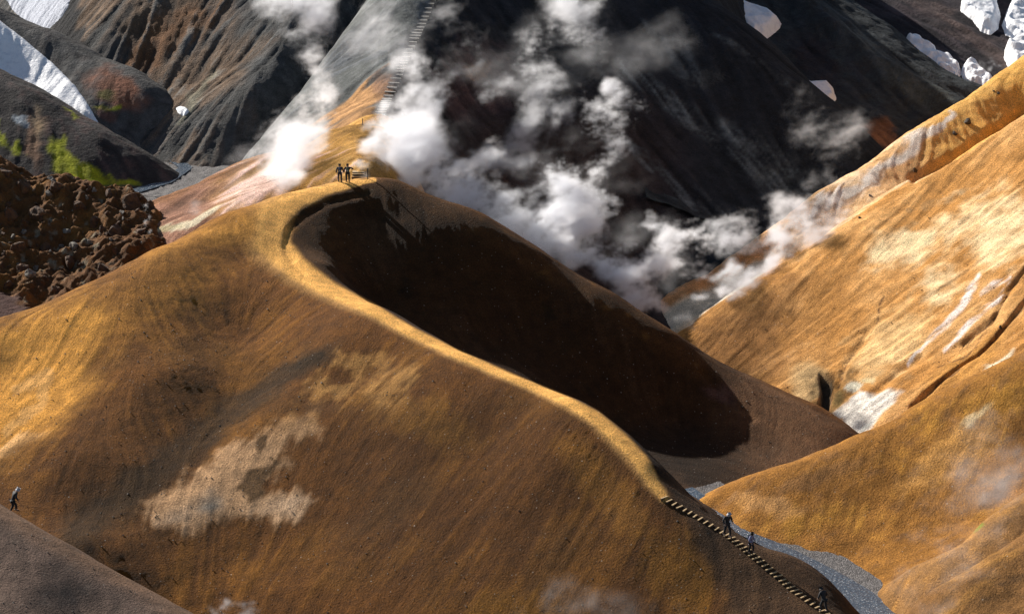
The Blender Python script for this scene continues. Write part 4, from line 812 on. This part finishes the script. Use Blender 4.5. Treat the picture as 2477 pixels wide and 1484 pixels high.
    tr = [hip + (.14, .115), hl + (.105,), kl + (.078,), (fl[0], fl[1], fl[2] + .10, .062), hr + (.105,), kr + (.078,), (fr[0], fr[1], fr[2] + .10, .062)]
    skin_obj('trousers', tr, [(0,1),(1,2),(2,3),(0,4),(4,5),(5,6)], legs, root)
    if shins:
        for a, b in ((kl, fl), (kr, fr)): skin_obj('gaiter', [(a[0], a[1], a[2] - .10, .082), (b[0], b[1], b[2] + .10, .07)], [(0,1)], shins, root)
    for q in (fl, fr): skin_obj('boot', [(q[0], q[1] - .04, q[2] + .03, .055), (q[0], q[1] + .08, q[2] + .02, .05), (q[0], q[1] + .19, q[2] + .01, .04), (q[0], q[1] - .03, q[2] + .14, .06)], [(0,1),(1,2),(0,3)], M_BOOT, root)
    hc = [(0, hd[1] - .02, hd[2] + .045, .098, .108), (0, crown[1] - .02, crown[2] - .015, .075, .085), (0, hd[1] - .055, hd[2] - .03, .07, .06)]
    skin_obj('hood' if hood else 'hair', hc, [(2,0),(0,1)], head, root)
    if pack:
        bp = link(bpy.data.objects.new('backpack', None)); M = Matrix.Translation(Vector(pos)) @ Matrix.Rotation(heading, 4, 'Z'); bp.location = M @ Vector((0, (chest[1] - .22) * scale, (1.22 - crouch) * scale)); bp.rotation_euler = (-L * .9, 0, heading); bp.scale = (scale,) * 3
        tag(bp, pack_label, 'backpack', 'backpacks worn by the hikers')
        skin_obj('pack_body', [(0, 0, -.22, .13, .09), (0, -.01, 0, .15, .10), (0, .01, .20, .12, .085), (0, .02, .26, .08, .06)], [(0,1),(1,2),(2,3)], pack[0], bp)
        skin_obj('pocket', [(0, -.09, -.12, .09, .04), (0, -.09, .02, .085, .04)], [(0,1)], pack[1], bp)
        for s in (-1, 1): skin_obj('strap', [(s * .10, .05, .22, .022), (s * .13, .17, .22, .022), (s * .14, .33, .10, .022), (s * .15, .30, -.08, .018), (s * .13, .10, -.18, .018)], [(0,1),(1,2),(2,3),(3,4)], M_BLK, bp)
    return root
def ground_at(key, u, v):
    p = hit(key, u, v); return tuple(p)
p = ground_at('H1', 822, 441); person((p[0], p[1], p[2] + .02), .10, 'left one of the two hikers on the peak, navy jacket and blue trousers', M_NVY, M_NVY, M_HAIR, .05, .12, pack=(M_PKB, M_PKL), pack_label='small dark blue backpack with a pale panel on the left peak hiker', shins=M_BLU, scale=1.0)
p = ground_at('H1', 841, 441); person((p[0], p[1], p[2] + .02), .05, 'right one of the two hikers on the peak, all in black with one elbow out', M_BLK, M_BLK, M_HAIR, .05, .07, arms=(.1, 1.0), pack=(M_GRN, M_PKL), pack_label='green and pale grey backpack on the right peak hiker', scale=1.0)
p = ground_at('H1', 1757, 1300); person((p[0], p[1], p[2] + .16), math.pi + .6, 'hiker in black with bowed pale cap coming down the timber steps', M_BLK, M_BLK, M_PAL, .12, .16, arms=(.25, .25), headtilt=1.0, step_dz=-.12, scale=1.05)
p = ground_at('H1', 1815, 1341); person((p[0], p[1], p[2] + .12), -2.1, 'dark haired hiker in a grey blue shirt below the one in black on the steps', M_LIL, M_BLK, M_HAIR, .08, .12, arms=(.3, .3), pack=(M_PKB, M_PAL), pack_label='navy and white backpack on the hiker halfway down the steps', headtilt=.4, scale=.92)
p = ground_at('H1', 1992, 1482); person((p[0], p[1], p[2] + .12), .6, 'stooping dark clothed hiker near the bottom of the timber steps', M_BLK, M_BLK, M_BLK, .42, .14, arms=(.2, .2), headtilt=.8, hood=True, scale=1.0)
q = at_z(2046, 1512, 4.6); person((q[0], q[1], 4.5), -2.4, 'hiker cut off by the bottom edge with only head and shoulders in view', M_LIL, M_BLK, M_HAIR, .10, .12, scale=1.0)
q = P(33, 1262, 186.6); person((q[0], q[1], float(hz('H8', q[0], q[1])[0]) + .02), -1.15, 'bent over hiker in black with pale cap behind the gravel ridge at left edge', M_BLK, M_BLK, M_PAL, .45, .2, arms=(.35, .2), headtilt=.9, crouch=.08, scale=1.1)
root = link(bpy.data.objects.new('walking_pole', None)); root.location = (q[0] - .55, q[1] - .1, float(hz('H8', q[0], q[1])[0])); tag(root, 'thin walking pole held by the stooping hiker at the left edge', 'walking pole')
skin_obj('shaft', [(0, 0, 0, .012), (.32, .1, 1.05, .012)], [(0,1)], M_DWOOD, root); skin_obj('grip', [(.32, .1, 1.03, .02), (.35, .11, 1.15, .02)], [(0,1)], M_BLK, root)

# ------------------------------------------------------------------ steam (real volumes)
def spec(n, beta, seed):
    g_ = np.random.default_rng(seed); kx = np.fft.fftfreq(n[0])[:, None, None]; ky = np.fft.fftfreq(n[1])[None, :, None]; kz = np.fft.rfftfreq(n[2])[None, None, :] * .62; kx = kx + .35 * kz
    k = np.sqrt(kx**2 + ky**2 + kz**2); k = np.maximum(k, 1.0 / max(n) * 1.5)
    f = np.fft.rfftn(g_.standard_normal(n, dtype=np.float32)) * k**(-beta / 2)
    f[0, 0, 0] = 0; o = np.fft.irfftn(f, s=n, axes=(0, 1, 2)); return (o / o.std()).astype(np.float32)
def steam(label, blobs, vox=.23, seed=1, dens=1.0, noise=.75, thr=.22, beta=3.7, pad=1.2, aniso=.35, warp_=.62, col=(.97, .975, 1.0)):
    """blobs: (u,v,D,radius px, amount[, depth radius factor]); a voxel grid of steam density sampled by a Volume Cube"""
    Cn = []; Rn = []
    for b in blobs:
        Cn.append(P(*b[:3])); Rn.append(b[3] * b[2] / F)
    Cn = np.array(Cn); Rn = np.array(Rn); A = np.array([b[4] for b in blobs])
    lo = (Cn - Rn[:, None] * (1.7 + pad * .2)).min(0); hi = (Cn + Rn[:, None] * (1.7 + pad * .2)).max(0)
    n = tuple(int(q) for q in np.maximum(8, np.ceil((hi - lo) / vox))); 
    g_ = [np.linspace(lo[i], hi[i], n[i], dtype=np.float32) for i in range(3)]
    X, Y, Z = np.meshgrid(*g_, indexing='ij')
    w = [spec(n, 4.6, seed + 100 + i) for i in range(3)]; rm = float(np.median(Rn)) * warp_
    X = X + w[0] * rm; Y = Y + w[1] * rm; Z = Z + w[2] * rm
    f = np.zeros(n, np.float32)
    for c, r_, a in zip(Cn, Rn, A):
        d2 = ((X - c[0])**2 + (Y - c[1])**2 + (Z - c[2])**2) / r_**2
        f = np.maximum(f, 0) + a * np.exp(-d2 * 1.6)
    f = 1.25 * f / (1 + .55 * f)
    N = spec(n, beta, seed); N2_ = spec(n, 2.6, seed + 7); N = (N + .75 * N2_) / 1.25
    d = np.clip(f * (1 + noise * N) - thr * .8, 0, None); d = d * d / (d + .35) * 1.25; d = np.minimum(d, 1.6) * dens
    for ax_ in range(3):
        e = np.ones(n[ax_], np.float32); m = max(2, n[ax_] // 14); e[:m] = np.linspace(0, 1, m); e[-m:] = np.linspace(1, 0, m)
        sh = [1, 1, 1]; sh[ax_] = -1; d = d * e.reshape(sh)
    me = bpy.data.meshes.new('steam'); me.vertices.add(d.size); at_ = me.attributes.new('dens', 'FLOAT', 'POINT'); at_.data.foreach_set('value', d.astype(np.float32).ravel())
    ob = link(bpy.data.objects.new('steam', me)); tag(ob, label, 'steam', None, 'stuff')
    m = bpy.data.materials.new('steam'); m.use_nodes = True; nt = m.node_tree; nt.nodes.clear(); out = nd(nt, 'ShaderNodeOutputMaterial'); pv = nd(nt, 'ShaderNodeVolumePrincipled')
    pv.inputs['Color'].default_value = (*col, 1); pv.inputs['Density'].default_value = 1.0; pv.inputs['Anisotropy'].default_value = aniso; nt.links.new(pv.outputs[0], out.inputs['Volume'])
    me.materials.append(m)
    G = bpy.data.node_groups.new('steam_grid', 'GeometryNodeTree'); G.interface.new_socket('Geometry', in_out='INPUT', socket_type='NodeSocketGeometry'); G.interface.new_socket('Geometry', in_out='OUTPUT', socket_type='NodeSocketGeometry')
    Nn = G.nodes.new; Lk = G.links.new; gi = Nn('NodeGroupInput'); go = Nn('NodeGroupOutput'); vc = Nn('GeometryNodeVolumeCube'); pos = Nn('GeometryNodeInputPosition')
    def vm(op, val, src):
        q = Nn('ShaderNodeVectorMath'); q.operation = op
        if val is not None: q.inputs[1].default_value = tuple(float(t) for t in val)
        Lk(src, q.inputs[0]); return q
    a = vm('SUBTRACT', lo, pos.outputs[0]); a = vm('MULTIPLY', (np.array(n) - 1) / (hi - lo), a.outputs[0]); a = vm('ADD', (.5, .5, .5), a.outputs[0]); a = vm('FLOOR', None, a.outputs[0]); a = vm('DOT_PRODUCT', (n[1] * n[2], n[2], 1), a.outputs[0])
    si = Nn('GeometryNodeSampleIndex'); si.data_type = 'FLOAT'; si.domain = 'POINT'; na = Nn('GeometryNodeInputNamedAttribute'); na.data_type = 'FLOAT'; na.inputs[0].default_value = 'dens'
    Lk(gi.outputs[0], si.inputs['Geometry']); Lk(na.outputs[0], si.inputs['Value']); Lk(a.outputs['Value'], si.inputs['Index']); Lk(si.outputs[0], vc.inputs['Density'])
    vc.inputs['Min'].default_value = tuple(lo); vc.inputs['Max'].default_value = tuple(hi)
    for k, v in zip(('Resolution X', 'Resolution Y', 'Resolution Z'), n): vc.inputs[k].default_value = v
    sm = Nn('GeometryNodeSetMaterial'); sm.inputs['Material'].default_value = m; Lk(vc.outputs[0], sm.inputs[0]); Lk(sm.outputs[0], go.inputs[0])
    ob.modifiers.new('grid', 'NODES').node_group = G
    print('steam', label[:30], n, d.size)
    return ob
# left column
steam('white steam cloud rising left of the ochre mound in front of the grey mountain', [(670,335,266,46,.8),(720,370,259,54,1.0),(650,385,258,40,.5),(740,325,266,62,1.0),(750,395,254,50,1.2),(765,435,250,34,1.2),(720,430,249,36,.8),(690,410,251,44,.6),(750,300,264,60,1.1),(790,350,259,44,.9),(700,300,266,50,.6),(760,265,268,56,1.2),(740,205,272,48,.9),(725,160,275,48,.8),(745,110,279,58,1.1),(760,50,282,64,1.1),(790,95,283,38,.8),(700,40,284,50,.6),(740,-20,287,62,.8),(800,0,287,50,.5)], seed=3, dens=.75, thr=.16, noise=.7)
steam('thin mist drifting over the pink part of the ochre mound', [(640,450,258,60,.4),(580,480,256,50,.35),(700,470,256,44,.5),(520,518,251,34,.4),(490,530,251,26,.4)], vox=.3, seed=4, dens=.26, noise=.4, thr=.05)
steam('faint steam wisps over the grey flank left of the far stairs', [(930,110,280,60,.7),(945,165,279,50,.7),(920,50,283,56,.6),(960,30,285,50,.6),(1000,240,276,40,.6),(990,180,278,40,.5),(1080,90,285,54,.6),(1060,140,283,44,.6),(1120,40,288,40,.4)], seed=5, dens=.20, noise=.6, thr=.15)
steam('dense white steam bank boiling up right behind the peak', [(912,300,263,32,1.1),(905,345,258,30,1.1),(908,390,254,30,1.3),(920,425,251,26,1.2),(1005,195,270,40,.9),(1005,250,268,48,1.0),(965,275,268,40,.9),(985,310,266,54,1.1),(930,345,263,50,1.2),(960,395,260,58,1.4),(925,410,258,34,1.0),(1030,395,258,64,1.3),(1010,330,263,50,.9),(1060,445,257,60,1.3),(990,440,256,40,1.1),(1120,470,256,60,1.3),(1190,500,256,60,1.2),(1180,400,263,56,1.2),(1235,360,264,46,1.0),(1120,410,260,40,.7),(1250,540,255,56,1.2),(1090,500,254,40,1.0),(1190,350,266,36,.7),(1280,470,258,40,.6),(1090,340,264,40,.35)], seed=8, dens=1.1, noise=.52, thr=.24)
steam('tall grey white steam column climbing over the black slope', [(1225,335,278,46,.9),(1245,280,283,54,.9),(1265,220,288,62,1.0),(1290,160,292,64,1.0),(1280,100,295,58,.8),(1350,210,290,46,.6),(1335,260,286,42,.6),(1350,90,297,58,.8),(1400,130,296,52,.7),(1420,60,300,58,.8),(1390,0,304,64,.9),(1320,50,299,52,.7),(1470,20,303,52,.6),(1450,110,298,42,.6),(1400,-50,307,64,.8),(1500,-10,306,58,.4),(1310,-20,303,48,.4)], seed=9, dens=.5, thr=.22, noise=.8)
steam('small ragged steam puff hanging alone over the black slope', [(1490,190,292,42,.8),(1515,225,290,32,.8),(1455,245,289,44,1.0),(1480,270,288,30,.7),(1415,330,284,34,.9),(1455,345,283,38,1.0),(1465,375,281,25,.8),(1450,295,286,32,.9)], vox=.22, seed=11, dens=.8, thr=.32, noise=.95)
steam('thin veil of steam drifting between the thicker clouds', [(1000,160,274,90,.5),(1120,300,272,100,.6),(1250,420,270,100,.7),(1380,420,272,90,.6),(1300,250,284,100,.6),(1400,150,292,90,.5),(1150,180,284,80,.35),(1480,560,262,90,.7),(1620,520,262,80,.5),(1700,620,264,60,.5),(1440,40,300,100,.5),(1560,60,302,80,.35),(1300,520,260,80,.8),(1180,470,262,80,.8),(840,150,280,60,.3),(1650,160,302,60,.2)], vox=.4, seed=33, dens=.085, thr=.16, noise=.8)
steam('billowing steam spread along the gully behind the shaded ridge', [(1280,560,254,52,1.1),(1330,530,255,52,1.1),(1310,590,253,44,1.0),(1390,520,256,58,1.2),(1390,465,258,48,1.0),(1430,550,254,52,1.2),(1440,600,253,50,1.2),(1370,610,252,44,1.0),(1410,630,251,42,1.0),(1480,640,251,46,1.1),(1350,450,259,36,.7),(1440,495,257,40,.9),(1500,610,252,42,.9),(1560,615,253,50,1.0),(1610,590,254,52,1.0),(1580,520,257,42,.9),(1650,590,254,44,.9),(1665,570,255,30,.8),(1540,655,251,46,1.0),(1530,690,250,42,1.2),(1550,730,248,40,1.3),(1500,720,248,36,1.2),(1595,745,249,32,1.0),(1480,685,249,34,.8),(1620,650,253,34,.5),(1690,650,254,30,.4)], seed=13, dens=1.1, thr=.34, noise=.85)
steam('bright steam streaming up the pale gully of the ochre hill', [(1750,590,270,44,.8),(1795,560,271,50,.9),(1820,600,270,40,.7),(1740,650,266,32,.9),(1760,685,264,24,.9),(1910,565,268,46,1.2),(1900,605,266,40,1.3),(1970,545,269,46,1.1),(1860,645,264,36,1.2),(1810,675,263,28,1.1),(2040,505,270,44,.7),(2100,460,272,36,.4),(1990,575,266,34,.9),(1700,715,262,28,.8),(1650,765,259,24,.8),(1780,705,262,24,1.0),(1900,520,270,36,.6)], seed=17, dens=.8, thr=.26, noise=.85)
steam('thin blue grey steam against the dark slope above the ochre ridge', [(2010,300,288,60,.7),(2070,290,288,50,.6),(1980,350,285,60,.7),(1990,410,282,40,.6),(1950,430,281,32,.5),(2070,350,286,34,.4),(2030,440,280,28,.5)], seed=19, dens=.20, noise=.6, thr=.15)
steam('tiny white steam puff beside the snow blocks', [(2380,150,333,14,.9),(2390,170,332,14,.8),(2408,160,333,10,.6)], vox=.25, seed=21, dens=.6)
steam('small grey steam wisp at the edge of the rubble slope', [(352,540,246,9,.9),(358,520,246,10,.8),(350,505,247,8,.5),(362,560,245,7,.9)], vox=.12, seed=23, dens=.9)
steam('soft mauve steam drifting across the right hand slope', [(2400,1090,196,80,.7),(2450,1150,194,80,.6),(2340,1150,194,70,.5),(2460,1030,197,60,.6),(2290,1180,193,50,.3),(2500,1100,195,80,.6)], vox=.3, seed=25, dens=.16, noise=.35, thr=.10)
steam('soft mauve steam low over the lower right gully', [(2260,1370,184,60,.6),(2330,1350,184,60,.6),(2400,1330,184,50,.4),(2240,1430,182,50,.5),(2380,1270,186,44,.4),(2290,1470,181,60,.5)], vox=.3, seed=27, dens=.20, noise=.4, thr=.10)
steam('low mauve steam creeping in at the bottom of the main slope', [(1400,1470,178,60,.5),(1480,1490,177,60,.5),(1600,1490,176,60,.5),(1700,1480,176,50,.5),(1370,1440,179,30,.3),(1260,1500,178,50,.4)], vox=.3, seed=29, dens=.2, noise=.4, thr=.10)
steam('small white steam puff at the bottom edge left of centre', [(560,1480,178,26,1.0),(530,1490,178,24,.8),(590,1500,178,26,.8)], vox=.2, seed=31, dens=.45)
